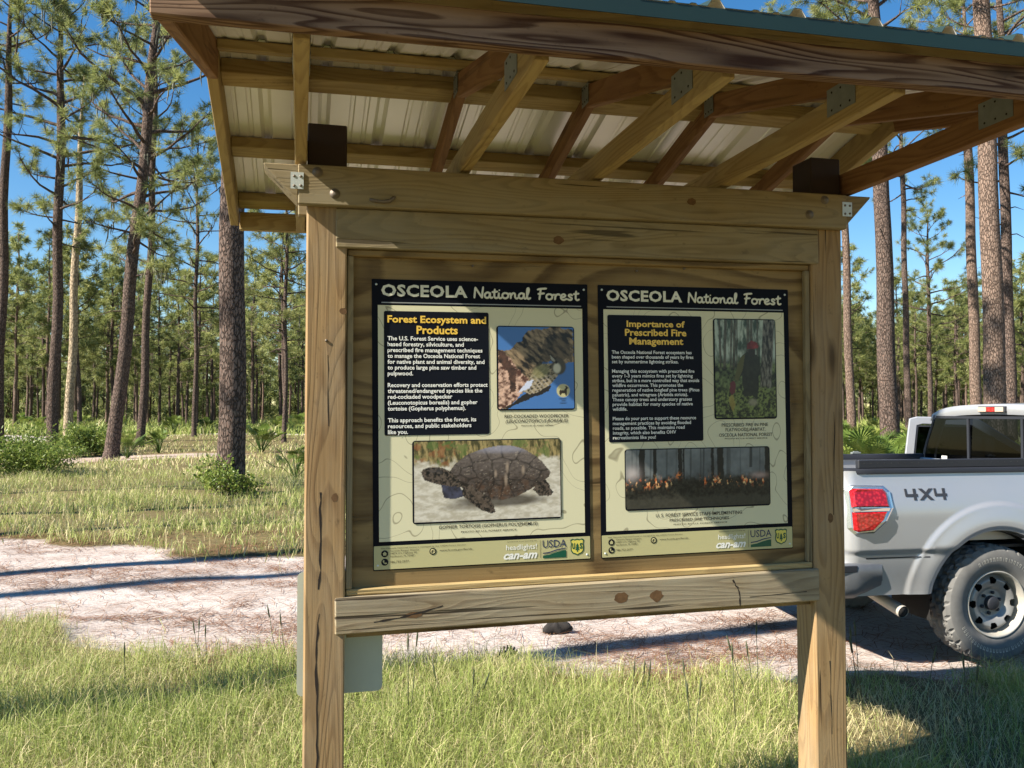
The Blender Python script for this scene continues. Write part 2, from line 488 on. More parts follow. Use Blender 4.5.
# --- roof
SL = .256; NR = -.07; ZR = 2.875                      # lower edge of the rafters at the ridge line n = NR
EF = 1.06; EB = -1.20
def zl(n): return ZR - SL * abs(n - NR)
def roofpiece(name, s, na, nb, off, w, h, mat, parent=kiosk, ds=0.0):
    """a board running down the slope at position s; off = centre height over the rafter's lower edge"""
    return member(name, kp(s, na, zl(na) + off), kp(s, nb, zl(nb) + off), w, h, mat, parent)
for i, s in enumerate((-.022, .562, 1.075, 1.602, 2.168)):
    tr = member('truss', kp(s, EF - .022, 2.616), kp(s, EB + .022, 2.616), .040, .089, 'truss' if i < 4 else 'truss_red')
    cs = math.cos(math.atan(SL))
    roofpiece('rafter', s, EF - .03, NR, .046/cs, .036, .088, 'truss_red' if i else 'truss', tr)
    roofpiece('rafter', s, NR, EB + .03, .046/cs, .0345, .087, 'truss_red', tr)
    inv_ = tr.matrix_basis.inverted()
    for side in (-1, 1):
        for (n_, z_, ww, hh) in ((.80, 2.648, .14, .085), (NR, 2.925, .075, .08), (-.94, 2.648, .14, .085)):
            g = MB(); q = kp(s + side * .0215, n_, z_)
            g.box((q.x - .0012, q.y - ww/2, q.z - hh/2), (q.x + .0012, q.y + ww/2, q.z + hh/2))
            for a in (-.32, 0, .32):
                for b in (-.33, .33):
                    g.lathe([(0, side*.0025), (.0032, side*.0025), (.004, side*.0012)], 6, 'x', (q.x, q.y + a*ww, q.z + b*hh), 1)
            g.build('gusset_plate', [M['galv'], M['hole']], tr, inv_.copy())
SA, SB = -.345, KW + .345
for s in (SA + .019, SB - .019):
    roofpiece('barge_board', s, EF - .001, NR + .001, .066, .038, .128, 'truss_red')
    roofpiece('barge_board', s, NR - .001, EB + .001, .066, .038, .128, 'truss')
member('fascia_board', kp(SA, EF + .019, 2.6165), kp(SB, EF + .019, 2.6165), .037, .086, 'fascia')
member('fascia_board', kp(SA + .04, EB - .019, 2.620), kp(SB - .04, EB - .019, 2.620), .037, .086, 'truss')
for n_, hh in ((.99, .036), (.68, .032), (-.03, .032), (-.185, .062), (-.69, .05), (-1.155, .045)):
    zc = zl(n_) + .096 + .018 - (hh - .037) / 2
    member('purlin', kp(SA + .039, n_, zc), kp(SB - .039, n_, zc), .085, hh, 'truss', up=(0, (1 if n_ > NR else -1)*SL*-1, 1))
# corrugated sheets: green above, white below
def sheet(name, n0, n1):
    prof = []
    s = SA - .02; pitch = .2286
    while s < SB + .02 - pitch * .4:
        prof += [(s, 0), (s + .075, 0), (s + .080, .004), (s + .092, .004), (s + .097, 0), (s + .132, 0), (s + .137, .004), (s + .149, .004), (s + .154, 0), (s + .180, 0), (s + .195, .020), (s + .214, .020)]
        s += pitch
    prof.append((s, 0))
    m = MB(); k = len(prof); rows = [n0, (n0*2+n1)/3, (n0+2*n1)/3, n1]; th = .0016
    vs = []
    for layer in (0, 1):
        for n_ in rows:
            for (a, h) in prof: vs.append(kp(a, n_, zl(n_) + .137 + h + (th if layer else 0)))
    R = len(rows)
    for layer in (0, 1):
        fs = []
        b = layer * R * k
        for i in range(R - 1):
            for j in range(k - 1):
                q = (b+i*k+j, b+i*k+j+1, b+(i+1)*k+j+1, b+(i+1)*k+j)
                fs.append(q if layer else q[::-1])
        m.f += fs; m.m += [layer] * len(fs); m.sm += [False] * len(fs)
    # rims
    for i in (0, R - 1):
        for j in range(k - 1):
            m.f.append((i*k+j, i*k+j+1, R*k+i*k+j+1, R*k+i*k+j)); m.m.append(1); m.sm.append(False)
    for j in (0, k - 1):
        for i in range(R - 1):
            m.f.append((i*k+j, (i+1)*k+j, R*k+(i+1)*k+j, R*k+i*k+j)); m.m.append(1); m.sm.append(False)
    m.v = vs
    return m.build(name, [M['soffit'], M['green']], kiosk)
sheet('roof_sheet', EF + .092, NR + .003)
sheet('roof_sheet', EB - .065, NR - .003)
m = MB()
for sg in (1, -1):
    a = kp(SA - .02, NR, 0); b = kp(SB + .02, NR, 0)
    n1 = NR + sg * .16
    zt = ZR + .137 + .024
    m.add([kp(SA-.022, NR, zt+.004), kp(SB+.022, NR, zt+.004), kp(SB+.022, n1, zl(n1)+.137+.023), kp(SA-.022, n1, zl(n1)+.137+.023)], [(0, 1, 2, 3)])
m.build('ridge_cap', M['green'], kiosk)
m = MB()
q0 = kp(SA - .015, EF + .0905, 0); q1 = kp(SB + .015, EF + .0905, 0)
zt = zl(EF + .09) + .1358
for (a, b, zz0, zz1) in ((0, .003, zt - .040, zt),):
    m.add([q0 + Vector((0, 0, zz0)), q1 + Vector((0, 0, zz0)), q1 + Vector((0, 0, zz1)), q0 + Vector((0, 0, zz1)),
           q0 + Vector((0, .003, zz0)), q1 + Vector((0, .003, zz0)), q1 + Vector((0, .003, zz1)), q0 + Vector((0, .003, zz1))],
          [(0,1,2,3),(7,6,5,4),(0,4,5,1),(1,5,6,2),(2,6,7,3),(3,7,4,0)])
m.build('drip_edge', M['green'], kiosk)
# nails and staples sticking out of the plywood
for (s_, z_) in ((.60, 2.235), (1.25, 2.235), (1.45, 2.25), (.155, 2.05), (.07, 1.95)):
    m = MB(); m.lathe([(0, .026), (.004, .026), (.004, .036)] if s_ > .15 else [(0, -.004), (.005, -.004), (.005, .001)], 8, 'y', (s_, 0, z_ + RISE*s_))
    m.build('nail', M['bolt'], kiosk)

# ------------------------------------------------------------------ lettering
def text_geo(body, bold=0.0, shear=0.0, align='LEFT', space=1.0, line=1.0):
    cu = bpy.data.curves.new('lettering', 'FONT')
    cu.body = body; cu.size = 1.0; cu.offset = bold; cu.shear = shear
    cu.align_x = align; cu.space_character = space; cu.space_line = line
    cu.resolution_u = 2; cu.fill_mode = 'FRONT'
    ob = bpy.data.objects.new('lettering', cu); COL.objects.link(ob)
    dg = bpy.context.evaluated_depsgraph_get(); dg.update()
    me = bpy.data.meshes.new_from_object(ob.evaluated_get(dg))
    V = np.array([v.co[:2] for v in me.vertices]) if len(me.vertices) else np.zeros((0, 2))
    F = [tuple(p.vertices) for p in me.polygons]
    bpy.data.objects.remove(ob); bpy.data.curves.remove(cu); bpy.data.meshes.remove(me)
    return V, F
def add_text(mb, body, x0, z0, x1, z1, layer, mi=0, bold=0.0, shear=0.0, align='LEFT', space=1.0, line=1.0):
    """fits the lettering into the box x0..x1, z0..z1 of a sheet facing -Y"""
    V, F = text_geo(body, bold, shear, align, space, line)
    lo = V.min(0); hi = V.max(0)
    sx = (x1 - x0) / (hi[0] - lo[0]); sz = (z1 - z0) / (hi[1] - lo[1])
    mb.add([(x0 + (p[0] - lo[0]) * sx, -layer, z0 + (p[1] - lo[1]) * sz) for p in V], F, mi)
GLYPH = {
 'N': (1.15, [[(0,0),(.06,.9),(.12,1.85)], [(.12,1.85),(.5,.95),(.92,.02)], [(.92,.02),(.97,1.0),(1.06,1.95)]]),
 'a': (.98, [[(.72,.85),(.42,1.0),(.13,.7),(.12,.25),(.36,.03),(.62,.25),(.74,.95)], [(.74,.95),(.72,.35),(.84,.04),(1.04,.16)]]),
 't': (.66, [[(.33,1.6),(.27,.8),(.28,.25),(.45,.02),(.7,.16)], [(.0,1.08),(.32,1.12),(.66,1.2)]]),
 'i': (.50, [[(.15,.95),(.13,.3),(.28,.02),(.52,.16)], [(.2,1.42),(.23,1.46)]]),
 'o': (.98, [[(.45,1.0),(.14,.8),(.1,.3),(.4,.02),(.74,.25),(.76,.75),(.48,1.0)], [(.6,.95),(.8,.8),(1.0,.92)]]),
 'n': (1.0, [[(.1,.95),(.13,.5),(.1,.02)], [(.12,.5),(.38,.95),(.62,.85),(.64,.3),(.8,.03),(1.02,.16)]]),
 'l': (.52, [[(.06,.35),(.34,1.35),(.33,1.9),(.16,1.75),(.12,.8),(.2,.1),(.38,.03),(.56,.2)]]),
 'F': (1.12, [[(.12,1.72),(.5,1.88),(1.2,1.95)], [(.52,1.86),(.45,1.0),(.34,.0)], [(.2,.98),(.5,1.02),(.95,1.1)]]),
 'r': (.76, [[(.08,.9),(.2,.8),(.17,.4),(.14,.02)], [(.18,.55),(.38,.92),(.66,.95),(.7,.82)]]),
 'e': (.86, [[(.16,.45),(.5,.55),(.66,.8),(.45,1.0),(.18,.8),(.12,.3),(.4,.02),(.85,.22)]]),
 's': (.80, [[(.66,.82),(.42,1.0),(.2,.8),(.4,.52),(.6,.28),(.42,.02),(.08,.12)]]),
 ' ': (.55, [])}
def catmull(p, k=5):
    p = [np.array(q, float) for q in p]
    if len(p) < 3: return p
    q = [2*p[0]-p[1]] + p + [2*p[-1]-p[-2]]; out = []
    for i in range(1, len(q)-2):
        for j in range(k):
            t = j / k
            out.append(.5*((2*q[i])+(-q[i-1]+q[i+1])*t+(2*q[i-1]-5*q[i]+4*q[i+1]-q[i+2])*t*t+(-q[i-1]+3*q[i]-3*q[i+1]+q[i+2])*t**3))
    out.append(p[-1]); return out
def add_script(mb, word, x0, z0, x1, z1, layer, wgt=.185, mi=0):
    tot = sum(GLYPH[c][0] for c in word); sx = (x1 - x0) / tot; sz = (z1 - z0) / 1.95
    x = 0; k = 0
    for c in word:
        w, strokes = GLYPH[c]
        for st in strokes:
            pts = [(x0 + (x + a) * sx, 0, z0 + b * sz) for a, b in catmull(st)]
            R = wgt * sz; k += 1
            n = len(pts); rr = [R*.8] + [R] * (n - 2) + [R*.8]
            ext0 = Vector(pts[0]) - (Vector(pts[1]) - Vector(pts[0])).normalized() * R * .6
            ext1 = Vector(pts[-1]) + (Vector(pts[-1]) - Vector(pts[-2])).normalized() * R * .6
            pts = [tuple(ext0)] + pts + [tuple(ext1)]; rr = [R*.3] + rr + [R*.3]
            mb.tube(pts, rr, 8, mi, True, lambda v, L=layer + k * .00002: Vector((v.x, -L - .0004 + v.y * .05, v.z)))
        x += w

# ------------------------------------------------------------------ printed pictures (painted as vertex colours of a flat sheet)
def lin(c):
    c = np.asarray(c, float) / 255.0
    return np.where(c <= .04045, c / 12.92, ((c + .055) / 1.055) ** 2.4)
class Pic:
    def __init__(s, w, h, base):
        s.w, s.h = w, h
        s.U, s.V = np.meshgrid(np.linspace(0, 1, w), np.linspace(0, 1, h), indexing='ij')   # V up
        s.A = w / h
        s.c = np.tile(lin(base), (w, h, 1)).astype(float)
    def nz(s, f, seed, fx=1.0, fy=1.0, ang=0.0, oct=4):
        f = f * 1.9
        x = s.U * s.A; y = s.V
        ca, sa = math.cos(ang), math.sin(ang)
        a = (x*ca + y*sa) * fx; b = (-x*sa + y*ca) * fy; o = 0; tot = 0
        for k in range(oct):
            o = o + vnoise2(a, b, f * 2**k, seed + k) / 1.6**k; tot += 1 / 1.6**k
        return np.clip((o / tot - .5) * 1.75 + .5, 0, 1)
    def blend(s, mask, col):
        mask = np.clip(mask, 0, 1)[..., None]
        col = lin(col) if np.ndim(col) == 1 else col
        s.c = s.c * (1 - mask) + col * mask
    def poly(s, pts, wob=0.0, seed=1, f=9):
        U = s.U + wob * (s.nz(f, seed) - .5); V = s.V + wob * (s.nz(f, seed + 9) - .5)
        ins = np.zeros(U.shape, bool); n = len(pts)
        for i in range(n):
            x1, y1 = pts[i]; x2, y2 = pts[(i + 1) % n]
            if y1 == y2: continue
            cond = ((y1 > V) != (y2 > V)) & (U < (x2 - x1) * (V - y1) / (y2 - y1) + x1)
            ins ^= cond
        return ins.astype(float)
    def ell(s, cx, cy, rx, ry, soft=.08, ang=0.0):
        dx = (s.U - cx) * s.A; dy = s.V - cy
        ca, sa = math.cos(ang), math.sin(ang)
        q = np.sqrt(((dx*ca + dy*sa) / (rx*s.A))**2 + ((-dx*sa + dy*ca) / ry)**2)
        return 1 - sstep(1 - soft, 1 + soft, q)
    def two(s, n, a, b): return lin(a) * (1 - n[..., None]) + lin(b) * n[..., None]

def pic_tortoise():
    p = Pic(210, 112, (196, 190, 172))
    n = np.clip(p.nz(12, 40, .6, 1.4) * 1.8 - .4, 0, 1); p.blend(np.ones_like(p.U), p.two(n, (176, 168, 148), (206, 200, 184)))
    g = p.nz(9, 44, 2.2, .6, .15); top = sstep(.68, .76, p.V + .10 * (p.nz(6, 47) - .5) - .06 * p.U)
    grass = p.two(np.clip((g - .3) * 2.2, 0, 1), (70, 66, 38), (158, 140, 92))
    p.blend(top, grass)
    p.blend(top * sstep(.6, .7, p.nz(4, 48)) * .7, (88, 108, 52))
    p.blend(top * (p.U < .28) * sstep(.45, .7, p.nz(7, 49)) * .6, (140, 84, 52))
    # shadow on the sand
    p.blend(p.ell(.58, .245, .30, .075, .35) * .85, (50, 42, 34))
    p.blend(p.ell(.36, .18, .16, .045, .5) * .5, (80, 72, 60))
    dk = p.two(np.clip(p.nz(26, 52) * 2.4 - .75, 0, 1), (14, 13, 13), (92, 80, 70))
    # hind leg, front legs
    p.blend(p.poly([(.84, .5), (.89, .52), (.95, .32), (.93, .28), (.85, .28), (.81, .36)], .012), dk)
    p.blend(p.poly([(.18, .46), (.30, .46), (.34, .32), (.27, .28), (.20, .30)], .01), p.two(p.nz(8, 55), (30, 29, 33), (70, 72, 92)))
    # shell
    sh = p.poly([(.23, .60), (.28, .72), (.36, .83), (.46, .895), (.56, .93), (.66, .93), (.75, .88), (.83, .79), (.89, .68), (.935, .58), (.92, .52), (.86, .46), (.80, .38), (.70, .29), (.60, .25), (.52, .26), (.45, .36), (.36, .46), (.28, .53)], .006)
    seeds = [(.27,.62),(.33,.74),(.43,.82),(.54,.87),(.66,.87),(.77,.80),(.86,.69),(.35,.60),(.46,.655),(.585,.67),(.71,.64),(.82,.56),(.31,.51),(.39,.44),(.47,.37),(.55,.33),(.63,.31),(.71,.35),(.79,.41),(.88,.52)]
    dd = np.sort(np.stack([np.hypot((p.U - a + .02 * (p.nz(6, 201) - .5)) * p.A, (p.V - b + .02 * (p.nz(6, 203) - .5)) * 1.25) for a, b in seeds]), 0)
    edge = 1 - sstep(.0, .035, dd[1] - dd[0])
    rings = .5 + .5 * np.sin(dd[0] * 150 + 3 * p.nz(5, 205))
    tone = np.clip(.10 + .42 * p.nz(14, 57, 1, 2) + .45 * sstep(.40, .92, p.V) - .10 + .10 * (rings - .5), 0, 1)
    p.blend(sh, p.two(tone, (36, 26, 20), (122, 111, 104)))
    p.blend(sh * sstep(.62, .34, p.V) * sstep(.3, .7, p.nz(8, 207)) * .55, (98, 68, 46))
    p.blend(sh * edge * .75, (24, 19, 18))
    p.blend(sh * sstep(.86, .98, p.nz(22, 209, .7, 1.6)) * .4, (190, 176, 156))
    for (x, y, w, h) in ((.63, .66, .012, .07), (.62, .5, .012, .08), (.55, .58, .01, .05), (.74, .62, .012, .06)):
        p.blend(p.ell(x, y, w * .8, h * .8, .8) * .5, (190, 168, 144))
    p.blend(sh * p.ell(.60, .90, .20, .05, .8) * .5, (168, 168, 184))
    # rim of the shell
    p.blend(p.poly([(.23, .60), (.28, .53), (.36, .46), (.45, .36), (.52, .26), (.50, .24), (.42, .33), (.33, .44), (.25, .52)], .004), (30, 24, 20))
    # head, neck and front leg
    p.blend(p.poly([(.05, .62), (.065, .66), (.11, .685), (.19, .675), (.25, .62), (.31, .50), (.34, .42), (.24, .44), (.18, .46), (.12, .49), (.07, .53)], .006), dk)
    p.blend(p.poly([(.10, .655), (.18, .655), (.20, .60), (.12, .61)], .02) * .5, (70, 66, 66))
    p.blend(p.ell(.095, .615, .012, .022), (8, 8, 8))
    p.blend(p.poly([(.33, .43), (.38, .45), (.44, .37), (.52, .24), (.55, .10), (.52, .08), (.44, .14), (.36, .26), (.32, .34)], .012), dk)
    p.blend(p.poly([(.35, .42), (.38, .43), (.50, .2), (.47, .16)], .02) * .5, (98, 84, 72))
    return p
def pic_woodpecker():
    p = Pic(120, 134, (62, 108, 168))
    p.blend(sstep(.0, .5, p.nz(2, 60)) * .15 + .1, (80, 130, 190))
    bark = p.two(np.clip((p.nz(9, 62, 1.6, .5, .8) - .28) * 2.1, 0, 1), (26, 20, 16), (150, 128, 98))
    p.blend(p.poly([(.0, .70), (.10, .72), (.22, .76), (.34, .88), (.44, .97), (.74, 1.0), (1, .97), (1, .58), (.84, .56), (.60, .58), (.46, .40), (.34, .26), (.22, .12), (.12, 0), (0, 0)], .05, 61), bark)
    p.blend(p.poly([(0, .66), (.13, .66), (.30, .44), (.40, .36), (.30, .18), (.14, .02), (0, 0)], .04, 66), p.two(np.clip((p.nz(14, 68, 1, 1) - .3) * 2.2, 0, 1), (84, 52, 40), (214, 176, 152)))
    p.blend(p.poly([(0, .72), (.07, .72), (.24, .46), (.22, .22), (.16, .2), (.15, .42), (.0, .6)], .05, 69), p.two(p.nz(12, 70), (38, 26, 22), (96, 66, 52)))
    p.blend(p.poly([(.38, .40), (.56, .62), (.64, .90), (.9, .93), (.98, .62), (.62, .56)], .08, 71) * .6, (24, 18, 14))
    # the bird: tail, back, barred wing, pale cheek, dark cap and bill
    p.blend(p.poly([(.08, .02), (.16, .06), (.40, .22), (.52, .24), (.70, .30), (.66, .22), (.40, .12), (.22, .06), (.12, 0)], .02), (34, 28, 26))
    body = p.poly([(.30, .22), (.40, .36), (.47, .47), (.58, .55), (.72, .56), (.80, .50), (.78, .40), (.68, .30), (.55, .22), (.42, .18)], .012)
    p.blend(body, p.two(np.clip((p.nz(26, 74, .6, 1.4, .6) - .3) * 2.4, 0, 1), (28, 24, 20), (158, 142, 112)))
    p.blend(body * sstep(.55, .75, np.sin((p.U * .75 + p.V * .7) * 120) * .5 + .5) * (p.V < .42) * .35, (206, 196, 180))
    p.blend(p.ell(.56, .46, .12, .075, .35, .55) * .75, (132, 128, 86))
    p.blend(p.poly([(.26, .2), (.38, .34), (.46, .36), (.42, .26)], .02), (202, 208, 226))
    p.blend(p.ell(.80, .52, .095, .10, .15), (70, 64, 52)); p.blend(p.ell(.775, .50, .05, .06, .3), (196, 190, 166))
    p.blend(p.poly([(.70, .60), (.68, .67), (.74, .61), (.76, .57)], .004), (150, 146, 130))
    p.blend(p.ell(.765, .575, .018, .02), (12, 10, 10))
    # round badge with a deer
    p.blend(p.ell(.855, .225, .088, .082, .05), (190, 182, 136))
    p.blend(p.poly([(.80, .205), (.815, .235), (.865, .225), (.885, .26), (.88, .285), (.905, .28), (.925, .255), (.905, .245), (.90, .20), (.90, .165), (.885, .165), (.88, .19), (.835, .195), (.825, .17), (.81, .17)], 0), (52, 40, 26))
    for k, (x, w) in enumerate(((.85, .055), (.86, .035), (.855, .05))):
        p.blend(p.ell(x, .125 - k * .026, w, .008, .3) * .7, (30, 40, 52))
    return p
def pic_burner():
    p = Pic(112, 158, (44, 54, 36))
    up = sstep(.52, .66, p.V)
    p.blend(np.ones_like(p.U), p.two(np.clip((p.nz(13, 80) - .3) * 2.0, 0, 1), (20, 28, 16), (104, 118, 72)))
    p.blend(up, p.two(np.clip((p.nz(9, 82, 2, .5) - .25) * 1.9, 0, 1), (54, 70, 56), (168, 178, 160)))
    for (x, w, l) in ((.10, .016, -.02), (.16, .022, .05), (.26, .016, .05), (.31, .02, .05), (.36, .01, .03), (.54, .026, .03), (.60, .02, .02), (.70, .012, .02)):
        xx = x + l * (p.V - .5) * 1.2
        p.blend((1 - sstep(w * .8, w * 1.2, np.abs(p.U - xx))) * (p.V > .5) * .9, p.two(p.nz(20, 84), (34, 32, 26), (92, 86, 70)))
    xx = .86 + .10 * (p.V - .6)
    p.blend((1 - sstep(.085, .1, np.abs(p.U - xx))) * (p.V > .30), p.two(np.clip((p.nz(16, 86, 2, .5) - .3) * 2, 0, 1), (30, 28, 24), (122, 118, 104)))
    gr = p.two(np.clip((p.nz(24, 88) - .3) * 2.1, 0, 1), (16, 22, 10), (120, 132, 70))
    p.blend(sstep(.36, .26, p.V + .1 * (p.nz(8, 90) - .5)) * .9, gr)
    # person in dark work clothes and a red helmet, seen from behind, holding a red drip torch
    p.blend(p.poly([(.44, .63), (.53, .67), (.66, .66), (.73, .62), (.76, .45), (.72, .42), (.70, .22), (.46, .22), (.44, .44), (.38, .38), (.33, .42), (.36, .52)], .015), p.two(p.nz(12, 92), (20, 22, 18), (44, 46, 34)))
    p.blend(p.poly([(.44, .63), (.50, .65), (.46, .5), (.37, .36), (.32, .40), (.36, .52)], .01) * .85, (84, 82, 44))
    p.blend(p.ell(.61, .67, .06, .045, .2), (40, 34, 30))
    p.blend(p.poly([(.53, .70), (.54, .76), (.60, .79), (.68, .775), (.725, .74), (.72, .71), (.62, .705)], .005), p.two(p.nz(14, 94), (78, 24, 26), (138, 54, 54)))
    p.blend(p.poly([(.24, .28), (.25, .36), (.31, .38), (.34, .34), (.33, .26), (.27, .23)], .008), (92, 36, 42))
    p.blend(p.poly([(.22, .22), (.30, .23), (.32, .12), (.28, .07), (.24, .13)], .03) * .7, (150, 132, 62))
    p.blend(p.ell(.62, .16, .07, .035, .5) * .8, (140, 134, 110))
    return p
def pic_fire():
    p = Pic(220, 88, (120, 124, 122))
    p.blend(np.ones_like(p.U), p.two(np.clip(p.nz(2, 100) * .7 + .5 * p.V - .1, 0, 1), (56, 61, 64), (122, 127, 126)))
    for (x, w, a) in ((.04, .004, .4), (.07, .005, .4), (.165, .006, .5), (.275, .006, .5), (.34, .004, .45), (.44, .006, .6), (.51, .005, .6), (.53, .006, .7), (.70, .009, .6), (.715, .005, .5), (.79, .004, .4), (.865, .010, .9), (.93, .004, .5)):
        p.blend((1 - sstep(w * .7, w * 1.3, np.abs(p.U - x - .01 * (p.V - .5)))) * a * (p.V > (.42 if x != .865 else .66)), (44, 48, 50))
    for (x, w) in ((.11, .020), (.195, .012), (.37, .015), (.395, .006), (.595, .010), (.65, .024), (.985, .016)):
        p.blend((1 - sstep(w * .85, w * 1.1, np.abs(p.U - x - .008 * (p.nz(5, 104) - .5)))) * (p.V > .36), (18, 20, 22))
    p.blend(sstep(.62, .44, p.V + .12 * (p.nz(7, 106) - .5)), p.two(np.clip((p.nz(14, 108) - .25) * 1.7, 0, 1), (12, 12, 11), (48, 47, 40)))
    p.blend(sstep(.26, .14, p.V + .1 * (p.nz(6, 110) - .5)) * .5, (74, 72, 62))
    fl = sstep(.62, .88, p.nz(11, 112, 1.3, .6)) * np.exp(-((p.V - .44) / .075)**2) * (((p.U < .32) | ((p.U > .5) & (p.U < .97))))
    p.blend(fl * 1.2, p.two(np.clip((p.nz(15, 114) - .3) * 2, 0, 1), (214, 96, 34), (255, 214, 150)))
    p.blend(np.exp(-(((p.U - .355) / .02)**2 + ((p.V - .55) / .05)**2)) * sstep(.4, .6, p.nz(20, 116)), (232, 130, 60))
    p.blend(np.exp(-(((p.U - .93) / .06)**2 + ((p.V - .52) / .05)**2)) * .5, (212, 176, 160))
    p.blend(np.exp(-(((p.U - .04) / .05)**2 + ((p.V - .6) / .12)**2)) * .6, (210, 196, 190))
    return p
t = NT('printed_picture')
a_ = t.n('ShaderNodeAttribute', attribute_name='print')
t.pbsdf(a_.outputs['Color'], .30, 0, None, .4)
M['print'] = t.m
M['ink'] = plain('black_ink', (.004, .005, .010), .5, 0, .1, .15)
M['navy'] = plain('navy_ink', (.003, .0035, .007), .5, 0, .1, .1)
M['white_ink'] = plain('white_ink', (.80, .79, .72), .32, 0, .03)
M['pale_ink'] = plain('pale_ink', (.70, .67, .50), .32, 0, .03)
M['yellow_ink'] = plain('yellow_ink', (.83, .52, .06), .32, 0, .05)
M['small_ink'] = plain('dark_grey_ink', (.018, .016, .012), .35, 0, .1)
M['usda_blue'] = plain('dark_blue_ink', (.008, .02, .08), .3, 0, .1)
M['usda_green'] = plain('dark_green_ink', (.0, .075, .04), .3, 0, .1)
M['shield_yellow'] = plain('shield_yellow_ink', (.66, .56, .10), .3, 0, .1)
M['strip_tan'] = plain('tan_ink', (.47, .43, .215), .4, 0, .04, .2)
M['rule_grey'] = plain('grey_ink', (.28, .28, .26), .3, 0, .05)
t = NT('cream_print_with_contour_lines')
v = t.coord('Object', (1, 1, 1))
nz_ = t.noise(v, 4.2, 1.5, .45, .25)
fr = t.math('FRACT', t.math('MULTIPLY', nz_, 11.0))
ln = t.ramp(t.math('ABSOLUTE', t.math('SUBTRACT', fr, .5)), [(.0, 1.0), (.015, .7), (.032, 0.)])
t.pbsdf(t.mix(t.math('MULTIPLY', ln, .8), (.64, .60, .39), (.24, .21, .13)), .4, 0, None, .2)
M['cream'] = t.m

